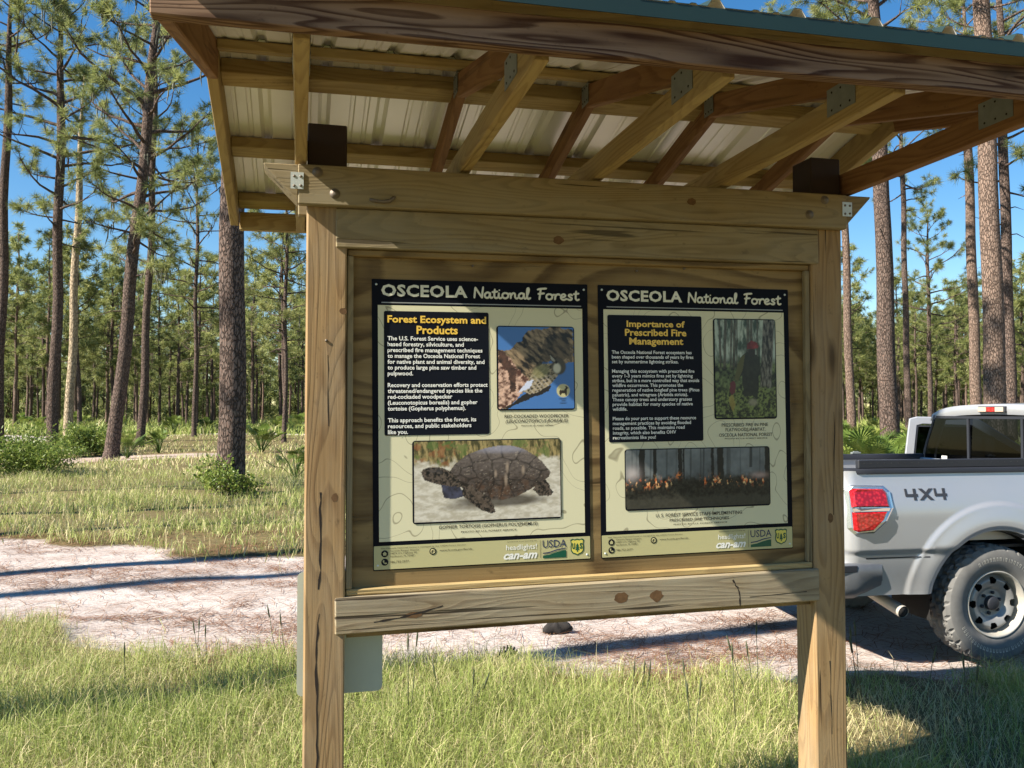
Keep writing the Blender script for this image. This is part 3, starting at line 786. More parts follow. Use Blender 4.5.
QW, QH = .8185, 1.0482
def rrect(x0, z0, x1, z1, r, k=5):
    pts = []
    for cx, cz, a0 in ((x1-r, z0+r, -PI/2), (x1-r, z1-r, 0), (x0+r, z1-r, PI/2), (x0+r, z0+r, PI)):
        for i in range(k + 1):
            a = a0 + PI/2 * i / k; pts.append((cx + r*math.cos(a), cz + r*math.sin(a)))
    return pts
def flat(mb, pts, layer, mi=0):
    mb.add([(x, -layer, z) for x, z in pts], [tuple(range(len(pts)))], mi)
class Poster:
    def __init__(s, s0, label):
        s.root = empty('interpretive_poster')
        s.root.parent = None
        base = Matrix.Translation((KO[0], KO[1], 0)) @ Matrix.Rotation(KA, 4, 'Z')
        q = base @ Vector((s0, .0375, 1.1293 + RISE * s0))
        s.root.location = q
        s.root.rotation_euler = (0, -math.atan(RISE), KA)
        tag(s.root, label, 'poster', 'posters on the kiosk board')
    def rect(s, name, x0, z0, x1, z1, layer, mat, r=.0, th=0):
        m = MB(); a = (x0*QW/100, z0*QH/100, x1*QW/100, z1*QH/100)
        pts = rrect(*a, r) if r else [(a[0], a[1]), (a[2], a[1]), (a[2], a[3]), (a[0], a[3])]
        if th: m.prism(pts, -layer, -layer + th)
        else: flat(m, pts, layer)
        return m.build(name, M[mat], s.root)
    def text(s, name, rows, mat, layer=.0068):
        if name in ('caption', 'footer_text') and len(rows) > 1:      # each line of the captions is a part of its own
            for q in rows: s.text(name, [q], mat, layer)
            return
        m = MB()
        for (body, x0, z0, x1, z1, kw) in rows:
            add_text(m, body, x0*QW/100, z0*QH/100, x1*QW/100, z1*QH/100, layer, 0, **kw)
        return m.build(name, M[mat], s.root)
    def picture(s, name, pic, x0, z0, x1, z1, label=None):
        fr = s.rect(name, x0, z0, x1, z1, .0056, 'ink', .012)
        e = .45
        X0, Z0, X1, Z1 = (x0+e)*QW/100, (z0+e*.8)*QH/100, (x1-e)*QW/100, (z1-e*.8)*QH/100
        V = np.stack([X0 + pic.U*(X1-X0), np.full(pic.U.shape, -.0064), Z0 + pic.V*(Z1-Z0)], -1)
        w, h = pic.U.shape; ids = np.arange(w*h).reshape(w, h)
        F = np.stack([ids[:-1, :-1], ids[1:, :-1], ids[1:, 1:], ids[:-1, 1:]], -1).reshape(-1, 4)
        # rounded corners: drop the cells outside
        cx = V[..., 0][:-1, :-1].ravel(); cz = V[..., 2][:-1, :-1].ravel(); r = .009
        dx = np.maximum(np.maximum(X0 + r - cx, cx - X1 + r), 0); dz = np.maximum(np.maximum(Z0 + r - cz, cz - Z1 + r), 0)
        F = F[np.hypot(dx, dz) <= r]
        col = np.concatenate([pic.c, np.ones((w, h, 1))], -1).reshape(-1, 4)
        me = np_mesh('printed_picture', V.reshape(-1, 3), [F], {'print': col})
        link_mesh('printed_picture', me, M['print'], fr)
        return fr
    def base(s):
        s.rect('sheet', 0, 0, 100, 100, .0030, 'navy', .004, .0028)
        s.rect('cream_field', 2.6, 9.8, 97.3, 91.0, .0040, 'cream')
        s.rect('footer_strip', .3, .4, 99.7, 8.4, .0040, 'strip_tan', .003)
        s.rect('rule', 4.2, 91.75, 96.8, 92.1, .0048, 'rule_grey')
        m = MB()
        add_text(m, 'OSCEOLA', .041*QW, .9405*QH, .428*QW, .983*QH, .0052, 0, bold=.034, space=1.06)
        m.build('title', M['pale_ink'], s.root)
        m = MB()
        add_script(m, 'National', .460*QW, .942*QH, .722*QW, .981*QH, .0050)
        m.build('title_script', M['pale_ink'], s.root)
        m = MB()
        add_script(m, 'Forest', .752*QW, .941*QH, .957*QW, .981*QH, .0050)
        m.build('title_script', M['pale_ink'], s.root)
        for (x, z) in ((2.0, 98.2), (98.2, 98.0), (2.0, 1.8), (98.2, 1.8)):
            m = MB(); m.lathe([(0, -.0058), (.0028, -.0056), (.0042, -.0045), (.0045, -.003)], 10, 'y', (x*QW/100, 0, z*QH/100))
            m.build('screw', M['plate'], s.root)
        # footer: address lines with round icons, sponsors, agency marks
        s.text('footer_text', [
            ('The Osceola National Forest is managed by the USDA Forest Service', 3.2, 7.2, 41, 7.75, {}),
            ('Osceola Ranger District', 7.3, 6.2, 20, 6.9, {}), ('24874 U.S. Highway 90', 7.3, 5.3, 19, 6.0, {}), ('Sanderson, FL 32087', 7.3, 4.4, 18, 5.05, {}),
            ('386-752-2577', 7.3, 2.5, 15.5, 3.2, {}), ('www.fs.usda.gov/florida', 29.2, 5.5, 44, 6.3, {}),
            ('sponsored in partnership by', 60, 7.5, 74, 8.0, {})], 'small_ink', .0050)
        for (x, z, kind) in ((5.0, 5.75, 0), (5.0, 2.9, 1), (26.2, 5.75, 2)):
            m = MB(); R = .0126; c = (x*QW/100, z*QH/100)
            flat(m, [(c[0]+R*math.cos(a*PI/10), c[1]+R*math.sin(a*PI/10)) for a in range(20)], .0048, 0)
            if kind == 0: flat(m, [(c[0]+a*R, c[1]+b*R) for a, b in ((-.45,-.5),(.45,-.5),(.45,0),(.62,0),(0,.62),(-.62,0),(-.45,0))], .0054, 1)
            elif kind == 1: flat(m, [(c[0]+a*R, c[1]+b*R) for a, b in ((-.5,.5),(-.2,.6),(-.1,.2),(-.25,.05),(.05,-.25),(.2,-.1),(.6,-.2),(.5,-.5),(.2,-.6),(-.3,-.3),(-.6,.2))], .0054, 1)
            else:
                m.tube([(c[0]+.6*R*math.cos(a*PI/8), 0, c[1]+.6*R*math.sin(a*PI/8)) for a in range(17)], R*.09, 5, 1, False, lambda v: Vector((v.x, -.0053 + v.y*.05, v.z)))
                m.tube([(c[0]+.28*R*math.cos(a*PI/8), 0, c[1]+.6*R*math.sin(a*PI/8)) for a in range(17)], R*.08, 5, 1, False, lambda v: Vector((v.x, -.0054 + v.y*.05, v.z)))
            m.build('icon', [M['ink'], M['strip_tan']], s.root)
        s.text('sponsor_name', [('headlights!', 59.6, 4.3, 74, 6.7, dict(bold=.004))], 'white_ink', .0050)
        s.text('sponsor_name', [('can-am', 58.4, 1.5, 74.2, 3.6, dict(bold=.03, shear=.35))], 'white_ink', .0050)
        s.rect('rule', 75.6, 1.5, 75.75, 7.8, .0048, 'small_ink')
        u = s.text('agency_name', [('USDA', 76.8, 5.0, 88.2, 7.7, dict(bold=.004))], 'usda_blue', .0050)
        m = MB(); X = lambda a, b: (a*QW/100, b*QH/100)
        flat(m, [X(76.9, 1.3), X(88.0, 1.3), X(88.0, 3.9), X(86.3, 3.8), X(83.4, 3.3), X(80.0, 2.55), X(76.9, 2.3)], .0050, 0)
        m.build('agency_hill', M['usda_green'], s.root)
        m = MB(); flat(m, [X(76.9, 2.9), X(80.0, 3.1), X(84, 4.0), X(88.0, 4.45), X(88.0, 4.75), X(84, 4.4), X(80, 3.5), X(76.9, 3.25)], .0050, 0)
        m.build('agency_hill', M['usda_blue'], s.root)
        # forest service shield
        def sh(k, dx=93.4, dz=4.75):
            P = ((-3.2,2.5),(-2.2,2.9),(-1.2,2.6),(0,2.9),(1.2,2.6),(2.2,2.9),(3.2,2.5),(2.9,1.2),(3.1,0),(3.0,-1.3),(2.2,-2.2),(1.0,-2.5),(0,-2.95),(-1.0,-2.5),(-2.2,-2.2),(-3.0,-1.3),(-3.1,0),(-2.9,1.2))
            return [X(dx + a*k, dz + b*k) for a, b in P]
        m = MB(); flat(m, sh(1.04), .0048, 0); flat(m, sh(.88), .0053, 1)
        flat(m, [X(93.4+a, 4.6+b) for a, b in ((-.25,-1.6),(.25,-1.6),(.25,-.9),(1.1,-.9),(.5,-.2),(.9,-.2),(.4,.5),(.7,.5),(0,1.6),(-.7,.5),(-.4,.5),(-.9,-.2),(-.5,-.2),(-1.1,-.9),(-.25,-.9))], .0058, 0)
        add_text(m, 'U', 90.9*QW/100, 4.0*QH/100, 92.3*QW/100, 6.2*QH/100, .0058, 0, bold=.05)
        add_text(m, 'S', 94.5*QW/100, 4.0*QH/100, 95.9*QW/100, 6.2*QH/100, .0058, 0, bold=.05)
        m.build('agency_shield', [M['usda_green'], M['shield_yellow']], s.root)
def paras(P_, lines, x0, z_top, pitch, width, **kw):
    start = 0
    for i in range(len(lines) + 1):
        if i == len(lines) or lines[i] is None:
            P_.text('paragraph', para(lines[start:i], x0, z_top - start * pitch, pitch, width, **kw), 'white_ink'); start = i + 1
def para(lines, x0, z_top, pitch, width, capfrac=.74, **kw):
    """lines: (text, share of the full width); gives rows for Poster.text"""
    rows = []
    for i, q in enumerate(lines):
        if q is None: continue
        body, share = q; z = z_top - i * pitch
        desc = any(c in body for c in 'gpqyj,(')
        rows.append((body, x0, z - pitch*(.95 if desc else .74), x0 + width*share, z, dict(kw)))
    return rows
P1 = Poster(.2407, 'left poster headed Forest Ecosystem and Products, with tortoise and woodpecker pictures')
P1.base()
P1.rect('text_panel', 5.2, 46.0, 52.5, 89.0, .0052, 'ink', .007)
P1.text('heading', [('Forest Ecosystem and', 6.7, 84.2, 51.3, 87.5, dict(bold=.028)), ('Products', 19.6, 81.1, 38.2, 84.0, dict(bold=.028))], 'yellow_ink')
L1 = [('The U.S. Forest Service uses science-', .905), ('based forestry, silviculture, and', .76), ('prescribed fire management techniques', .95), ('to manage the Osceola National Forest', .925), ('for native plant and animal diversity, and', .97), ('to produce large pine saw timber and', .885), ('pulpwood.', .25),
      None, ('Recovery and conservation efforts protect', 1.0), ('threatened/endangered species like the', .945), ('red-cockaded woodpecker', .64), ('(Leuconotopicus borealis) and gopher', .895), ('tortoise (Gopherus polyphemus).', .775),
      None, ('This approach benefits the forest, its', .88), ('resources, and public stakeholders', .83), ('like you.', .195)]
paras(P1, L1, 6.7, 80.3, 2.02, 45.0, bold=.022)
P1.picture('bird_picture', pic_woodpecker(), 56.0, 54.2, 93.2, 84.4)
P1.picture('tortoise_picture', pic_tortoise(), 17.3, 15.3, 86.0, 44.1)
P1.text('caption', [('RED-COCKADED WOODPECKER', 59.5, 51.5, 90.0, 52.7, dict(bold=.010)), ('(LEUCONOTOPICUS BOREALIS)', 60.0, 49.4, 89.6, 51.0, dict(bold=.010, shear=.2)), ('PHOTO BY U.S. FOREST SERVICE', 67.4, 48.5, 82.2, 49.0, dict(bold=.010)),
                    ('GOPHER TORTOISE (GOPHERUS POLYPHEMUS)', 29.0, 12.9, 74.5, 14.5, dict(bold=.010)), ('PHOTO BY U.S. FOREST SERVICE', 39, 11.7, 64.5, 12.3, dict(bold=.010))], 'small_ink', .0050)
P2 = Poster(1.1016, 'right poster headed Importance of Prescribed Fire Management, with fire pictures')
P2.base()
P2.rect('text_panel', 4.5, 42.1, 52.7, 89.0, .0052, 'ink', .007)
P2.text('heading', [('Importance of', 14.0, 83.9, 43.8, 87.0, dict(bold=.028)), ('Prescribed Fire', 13.1, 81.3, 44.6, 83.9, dict(bold=.028)), ('Management', 15.2, 77.3, 42.9, 80.7, dict(bold=.028))], 'yellow_ink')
L2 = [('The Osceola National Forest ecosystem has', .915), ('been shaped over thousands of years by fires', .935), ('set by summertime lightning strikes.', .76), None,
      ('Managing this ecosystem with prescribed fire', .945), ('every 1-3 years mimics fires set by lightning', .925), ('strikes, but in a more controlled way that avoids', 1.0), ('wildfire occurrence. This promotes the', .81), ('regeneration of native longleaf pine trees (Pinus', 1.0), ('palustris), and wiregrass (Aristida stricta).', .865), ('These canopy trees and understory grasses', .91), ('provide habitat for many species of native', .92), ('wildlife.', .165), None,
      ('Please do your part to support these resource', .955), ('management practices by avoiding flooded', .895), ('roads, as possible. This maintains road', .82), ('integrity, which also benefits OHV', .72), ('recreationists like you!', .485)]
paras(P2, L2, 6.4, 75.9, 1.745, 44.5, bold=.018)
P2.picture('firefighter_picture', pic_burner(), 58.7, 50.0, 92.5, 88.3)
P2.picture('wildfire_picture', pic_fire(), 12.1, 16.9, 88.0, 39.5)
P2.text('caption', [('PRESCRIBED FIRE IN PINE', 62.5, 47.2, 87.5, 48.5, dict(bold=.010)), ('FLATWOODS HABITAT,', 64.5, 45.2, 86, 46.7, dict(bold=.010)), ('OSCEOLA NATIONAL FOREST', 61.0, 43.4, 89.8, 44.7, dict(bold=.010)), ('PHOTO BY U.S. FOREST SERVICE', 64, 42.4, 87, 42.9, dict(bold=.010)),
                    ('U. S. FOREST SERVICE STAFF IMPLEMENTING', 27.5, 14.1, 72.5, 15.4, dict(bold=.010)), ('PRESCRIBED FIRE TECHNIQUES', 34.5, 12.1, 65.5, 13.4, dict(bold=.010)), ('PHOTO BY U.S. FOREST SERVICE', 36.5, 11.0, 64.5, 11.5, dict(bold=.010))], 'small_ink', .0050)

# a pale metal sign plate behind the left post
sgn = empty('metal_sign', (KO[0], KO[1], 0), KA)
tag(sgn, 'small pale metal sign plate with rounded corners, seen from behind the left kiosk post', 'sign')
m = MB(); m.prism(rrect(-.022, .675, .285, 1.12, .02), .1425, .1445)
M['sign_back'] = plain('bare_sign_metal', (.40, .45, .38), .5, .2, .08)
m.build('plate', M['sign_back'], sgn, None, .0, recalc=True)
for x, z in ((.07, 1.09),):
    m = MB(); m.lathe([(0, .140), (.006, .140), (.007, .1424)], 10, 'y', (x + .12, 0, z)); m.build('bolt', M['bolt'], sgn)

# ------------------------------------------------------------------ the pickup truck (local x forward, y left, z up; origin under the rear axle)
M['paint'] = None
t = NT('silver_car_paint')
v = t.coord('Object', (1, 1, 1), False)
dirt = t.ramp(t.noise(v, 3.5, 5, .6), [(.35, 0.), (.75, 1.)])
gr_ = t.n('ShaderNodeSeparateXYZ'); t.l(v, gr_.inputs[0])
low = t.ramp(gr_.outputs[2], [(.45, 1.), (.95, 0.)])
c = t.mix(t.math('MULTIPLY', t.math('MULTIPLY', dirt, low), .55), (.43, .435, .45), (.26, .225, .185))
t.pbsdf(c, t.math('ADD', t.math('MULTIPLY', dirt, .12), .30), .45, None, .5, .5)
M['paint'] = t.m
M['black_plastic'] = plain('black_plastic', (.018, .019, .024), .55, 0, .2)
M['rubber'] = plain('dusty_tyre_rubber', (.15, .145, .135), .85, 0, .35, .3, 0, 14)
M['tread'] = plain('tread_rubber', (.12, .115, .108), .9, 0, .35, .2, 0, 14)
M['rim'] = plain('grey_steel_wheel', (.30, .29, .27), .45, .45, .15, .5, 0, 12)
M['rim_lip'] = plain('pale_wheel_lip', (.46, .43, .37), .45, .3, .15)
M['chrome'] = plain('dull_chrome', (.62, .63, .64), .22, .9, .08)
M['bumper_grey'] = plain('scuffed_grey_bumper', (.15, .155, .165), .4, .35, .4, .5, 0, 7)
M['decal'] = plain('dark_grey_decal', (.035, .035, .04), .4, 0, .1)
M['seat'] = plain('dark_seat_cloth', (.03, .032, .036), .9, 0, .2)
M['under'] = plain('rusty_underbody', (.06, .038, .025), .9, .1, .5)
t = NT('red_lamp_lens')
v = t.coord('Object', (1, 1, 1), False)
wv = t.n('ShaderNodeTexVoronoi'); wv.inputs['Scale'].default_value = 46; t.l(v, wv.inputs['Vector'])
c = t.mix(t.ramp(wv.outputs['Distance'], [(.1, 0.), (.6, 1.)]), (.56, .016, .022), (.26, .004, .008))
t.pbsdf(c, .12, 0, t.bump(wv.outputs['Distance'], .2, .004), .5, .6)
M['lens'] = t.m
M['lens_clear'] = plain('clear_lamp_lens', (.45, .36, .28), .15, 0, .12, .5, .5)
t = NT('tinted_glass')
gl = t.n('ShaderNodeBsdfGlossy'); gl.inputs['Roughness'].default_value = .02; gl.inputs['Color'].default_value = (.9, .95, 1, 1)
tr_ = t.n('ShaderNodeBsdfTransparent'); tr_.inputs['Color'].default_value = (.08, .10, .12, 1)
fz = t.n('ShaderNodeLayerWeight'); fz.inputs['Blend'].default_value = .5
mx = t.n('ShaderNodeMixShader'); t.l(t.math('ADD', t.math('MULTIPLY', t.math('POWER', fz.outputs['Facing'], 4.0), .5), .012), mx.inputs[0]); t.l(tr_.outputs[0], mx.inputs[1]); t.l(gl.outputs[0], mx.inputs[2]); t.l(mx.outputs[0], t.out.inputs[0])
M['glass'] = t.m

TH = rad(11.0)
truck = empty('pickup_truck', (3.17, 6.93, -.035), TH)
tag(truck, 'silver grey pickup truck parked on the sand track with its far front door open', 'pickup truck')
def tp(name, mb, mats, parent=truck, **kw):
    return mb.build(name, [M[q] for q in mats] if isinstance(mats, (list, tuple)) else M[mats], parent, **kw)
RT = .405; AX = .405; ARCH = .515
XR, XC = -1.14, .80         # rear end of the bed, back of the cab
BZ = 1.335                  # top of the bed side
def bed_y(x, z):
    """half width of the bed skin at (x, z)"""
    y = .985
    y -= .055 * sstep(1.0, 1.34, z)**1.3
    y -= .020 * sstep(.78, .50, z)
    y -= .020 * sstep(.81, .775, z)                                # break under the body line
    r = math.hypot(x, z - AX)
    y += .015 * float(sstep(ARCH + .205, ARCH + .16, r)) + .014 * float(sstep(ARCH + .17, ARCH + .05, r))      # flare
    y -= .014 * float(sstep(ARCH + .035, ARCH, r))
    y -= .06 * sstep(-1.06, -1.145, x)**2
    return float(y)
def bed_side(sg):
    us = sorted(set(round(float(q), 4) for q in [XR, -1.12, -1.09, -1.05, -1.0, -.95, -.9, -.85, -.8, -.75, -.72, -.68, -.64, -.60, -.57, .57, .60, .64, .68, .72, .75, .79]
             + [ARCH * math.cos(a) for a in np.linspace(0.0, PI, 61)] + list(np.arange(-.78, -.522, .009)) + list(np.arange(.53, .78, .02))))
    us = [q for i, q in enumerate(us) if i == 0 or q - us[i-1] > .0004]
    def zlow(x):
        return max(.50, AX + math.sqrt(max(ARCH*ARCH - x*x, 0)))
    vs_ = np.linspace(0, 1, 90)**1.1
    m = MB()
    def fn(u, v):
        x = u
        z0 = zlow(x)
        z = z0 + (BZ - z0) * v
        return (x, sg * bed_y(x, z), z)
    m.grid(fn, us, vs_, 0, True, sg > 0)
    # returned lip round the arch and thickness inwards
    arch = [(ARCH*math.cos(a), AX + ARCH*math.sin(a)) for a in np.linspace(.186, PI - .186, 49)]
    m.grid(lambda u, v: (arch[int(u)][0], sg * (bed_y(*arch[int(u)]) - .07 * v), arch[int(u)][1]), range(len(arch)), [0, 1], 0, True, sg < 0)
    # top flange and inner wall
    m.grid(lambda u, v: (u, sg * (bed_y(u, BZ) - .075 * v), BZ + .004 * math.sin(v*PI)), us, [0, .5, 1], 0, True, sg > 0)
    m.grid(lambda u, v: (u, sg * (bed_y(u, BZ) - .075), BZ - .5 * v), us, [0, 1], 0, False, sg > 0)
    # rear edge return
    m.grid(lambda u, v: (XR, sg * (bed_y(XR, u) - .1 * v), u), np.linspace(.5, BZ, 12), [0, 1], 0, True, sg < 0)
    return m
side_r = tp('bed_side', bed_side(-1), 'paint')
tp('bed_side', bed_side(1), 'paint')
# dark wheel housing
for sg in (-1, 1):
    m = MB()
    arch = [(.50*math.cos(a), AX + .50*math.sin(a)) for a in np.linspace(-.2, PI + .2, 30)]
    m.grid(lambda u, v: (arch[int(u)][0], sg * (.93 - .42 * v), arch[int(u)][1]), range(30), [0, 1], 0, True)
    m.add([(p[0], sg * .51, p[1]) for p in arch], [tuple(range(30))], 0)
    tp('wheel_housing', m, 'hole')
# tailgate, bed floor, headboard
m = MB(); m.box((XR - .035, -.80, .62), (XR + .03, .80, 1.325)); m.box((XR - .045, -.55, .80), (XR - .0355, .55, 1.18))
tg = tp('tailgate', m, 'paint', bevel=.012, segs=2)
m = MB(); m.box((XR - .048, -.10, 1.10), (XR - .0455, .10, 1.18)); tp('handle', m, 'black_plastic', tg, bevel=.004)
m = MB(); m.box((XR + .031, -.86, .78), (XC - .06, .86, .80)); tp('bed_floor', m, 'black_plastic')
m = MB(); m.box((XC - .055, -.88, .80), (XC - .015, .88, 1.32)); tp('headboard', m, 'paint', bevel=.006)
for sg in (-1, 1):          # black rail caps
    m = MB()
    us = np.linspace(XR + .01, .79, 18)
    prof = [(.010, -.022), (.013, .006), (.004, .016), (-.05, .018), (-.088, .012), (-.09, -.03)]
    m.grid(lambda u, v: (u, sg * (bed_y(u, BZ) + prof[int(v)][0]), BZ + prof[int(v)][1]), us, range(6), 0, True, sg > 0)
    rc = tp('rail_cap', m, 'black_plastic')
    for x in (-.62, .08):
        m = MB(); m.box((x, sg*.885 - .015, BZ + .019), (x + .09, sg*.885 + .015, BZ + .036)); m.box((x + .02, sg*.885 - .010, BZ + .036), (x + .07, sg*.885 + .010, BZ + .044))
        tp('cleat', m, 'galv', rc, bevel=.003)
# perforated black rack rail standing on the near bed rail
m = MB(); m.box((-1.02, -.925, BZ + .0165), (.76, -.885, BZ + .074))
for k in range(34):
    m.lathe([(0, -.9275), (.005, -.9275), (.006, -.925)], 6, 'y', (-.98 + k*.052, 0, BZ + .052), 1)
tp('bed_rack', m, ['black_plastic', 'galv'], bevel=.005)
# rear bumper with step end
m = MB()
prof = [(-1.205, -.62), (-1.315, -.60), (-1.33, -.3), (-1.335, 0)]
outer = [(-.88, .962), (-1.0, .974), (-1.08, .975), (-1.18, .965), (-1.27, .92), (-1.315, .80), (-1.33, .5), (-1.335, .2), (-1.335, -.2), (-1.33, -.5), (-1.315, -.80), (-1.27, -.92), (-1.18, -.965), (-1.08, -.975), (-1.0, -.974), (-.88, -.962)]
sec = [(-.07, .715), (-.015, .725), (.0, .71), (.004, .66), (.004, .60), (.0, .56), (-.008, .525), (-.04, .485), (-.09, .475)]
def bump_pt(u, v):
    x, y = outer[int(u)]; d, z = sec[int(v)]
    a, b = outer[max(int(u)-1, 0)], outer[min(int(u)+1, len(outer)-1)]
    tx, ty = b[0]-a[0], b[1]-a[1]; L = math.hypot(tx, ty)
    nx, ny = ty/L, -tx/L
    taper = .05 * sstep(-1.10, -.88, x)
    return (x + nx*d, y + ny*d, z + (taper if z < .6 else 0))
m.grid(bump_pt, range(len(outer)), range(len(sec)), 0, True, False)
for q in (0, len(outer)-1):
    m.add([bump_pt(q, v) for v in range(len(sec))], [tuple(range(len(sec)))])
bp = tp('bumper', m, 'bumper_grey', recalc=True)
m = MB(); m.box((-1.31, -.70, .726), (-1.15, .70, .732)); tp('step_pad', m, 'black_plastic', bp)
m = MB(); m.box((-1.20, -.958, .665), (-1.07, -.948, .71)); 
tp('bumper_insert', m, 'black_plastic', bp, bevel=.004, mw=Matrix.Translation((0, -.022, 0)))
# lower valance, hitch bar, exhaust
m = MB(); m.box((-1.15, -.80, .50), (-.55, .80, .56)); m.box((-1.1, -.5, .44), (2.6, -.38, .56)); m.box((-1.1, .38, .44), (2.6, .5, .56)); m.tube([(0, -.75, AX), (0, .75, AX)], .05, 10); m.lathe([(0, -.17), (.12, -.13), (.16, 0), (.12, .13), (0, .17)], 14, 'y', (0, 0, AX))
m.tube([(-.98, -.70, .47), (-.75, -.70, .46), (-.5, -.62, .47)], [.025, .02, .02], 6)
tp('underbody', m, 'under')
m = MB()
path = [(.5, -.25, .46), (-.3, -.28, .48), (-.62, -.33, .48), (-.72, -.45, .465), (-.72, -.70, .425), (-.70, -.93, .375)]
m.tube(path, [.035]*4 + [.040, .043], 14, 0, False)
m.tube([(-.7005, -.926, .376), (-.7075, -.85, .391)], [.038, .036], 14, 1, True)
tp('exhaust_pipe', m, ['rim_lip', 'hole'])
# tail lamps
def tail_lamp(sg):
    m = MB()
    out = [(-1.125, .955), (-1.125, 1.215), (-1.10, 1.245), (-.86, 1.238), (-.815, 1.20), (-.805, 1.09), (-.86, 1.00), (-.955, .925), (-1.095, .918)]
    n = len(out)
    def lay(pts, k): return [(x, sg * (bed_y(x, z) + k), z) for x, z in pts]
    cen = (-.97, 1.09)
    inn = [(cen[0] + (x-cen[0])*.90, cen[1] + (z-cen[1])*.93) for x, z in out]
    A = lay(out, -.004); B = lay(out, .010); C = lay(inn, .016)
    vs = A + B + C; fs = []
    for i in range(n):
        j = (i+1) % n
        fs += [(i, j, n+j, n+i), (n+i, n+j, 2*n+j, 2*n+i)]
    fs.append(tuple(range(2*n, 3*n)))
    m.add(vs, fs)
    lamp = tp('tail_lamp', m, 'chrome', recalc=True)
    for pts in ([(-1.108, 1.098), (-1.108, 1.205), (-1.085, 1.222), (-.868, 1.216), (-.845, 1.19), (-.838, 1.098)],
                [(-1.103, .948), (-1.108, 1.066), (-.858, 1.068), (-.885, 1.015), (-.965, .945), (-1.078, .936)]):
        m = MB(); k = len(pts)
        pa = lay(pts, .0172)
        pc = [(cen2[0], sg*(abs(cen2[1]) ), cen2[2]) for cen2 in [(p[0], p[1] , p[2]) for p in lay([(np.mean([q[0] for q in pts]) + (x-np.mean([q[0] for q in pts]))*.86, np.mean([q[1] for q in pts]) + (z-np.mean([q[1] for q in pts]))*.86) for x, z in pts], .030)]]
        vs = pa + pc; fs = [(i, (i+1) % k, k+(i+1) % k, k+i) for i in range(k)] + [tuple(range(k, 2*k))]
        m.add(vs, fs); tp('lens', m, 'lens', lamp, recalc=True)
    m = MB(); pts = [(-1.105, 1.072), (-1.105, 1.091), (-.838, 1.091), (-.85, 1.072)]
    m.add(lay(pts, .024), [(0, 1, 2, 3)]); tp('reverse_lens', m, 'lens_clear', lamp, recalc=True)
tail_lamp(-1); tail_lamp(1)
# 4X4 decal on the bed side
def decal():
    m = MB()
    F4 = [[(0, 1), (.17, 1), (.20, .55), (.62, .55), (.62, .30), (.06, .30), (.02, .36)], [(.62, 1), (.84, 1), (.84, 0), (.62, 0)], [(.84, .55), (.95, .55), (.95, .30), (.84, .30)]]
    X4 = [[(0, 1), (.30, 1), (.56, .70), (.42, .50)], [(0, 0), (.42, .50), (.56, .30), (.30, 0)], [(.56, .70), (.80, 1), (1.12, 1), (.70, .50)], [(.56, .30), (.70, .50), (1.12, 0), (.80, 0)], [(.42, .50), (.56, .70), (.70, .50), (.56, .30)]]
    x0, z0, h, sx = -.70, 1.135, .078, .112
    for k, (gl_, dx) in enumerate(((F4, 0), (X4, 1.02), (F4, 2.18))):
        for poly in gl_:
            pts = [(x0 + (dx + a) * sx * .92, z0 + b * h) for a, b in poly]
            m.add([(x, -bed_y(x, z) - .0025, z) for x, z in pts], [tuple(range(len(pts)))])
    return m
tp('lettering', decal(), 'decal', side_r)
# fuel-less body line seam between bed and bumper valance
m = MB(); m.grid(lambda u, v: (u, -bed_y(u, v) - .0012, v), np.linspace(-1.0, -.53, 8), [.748, .757], 0, True); tp('body_line', m, 'decal', side_r)

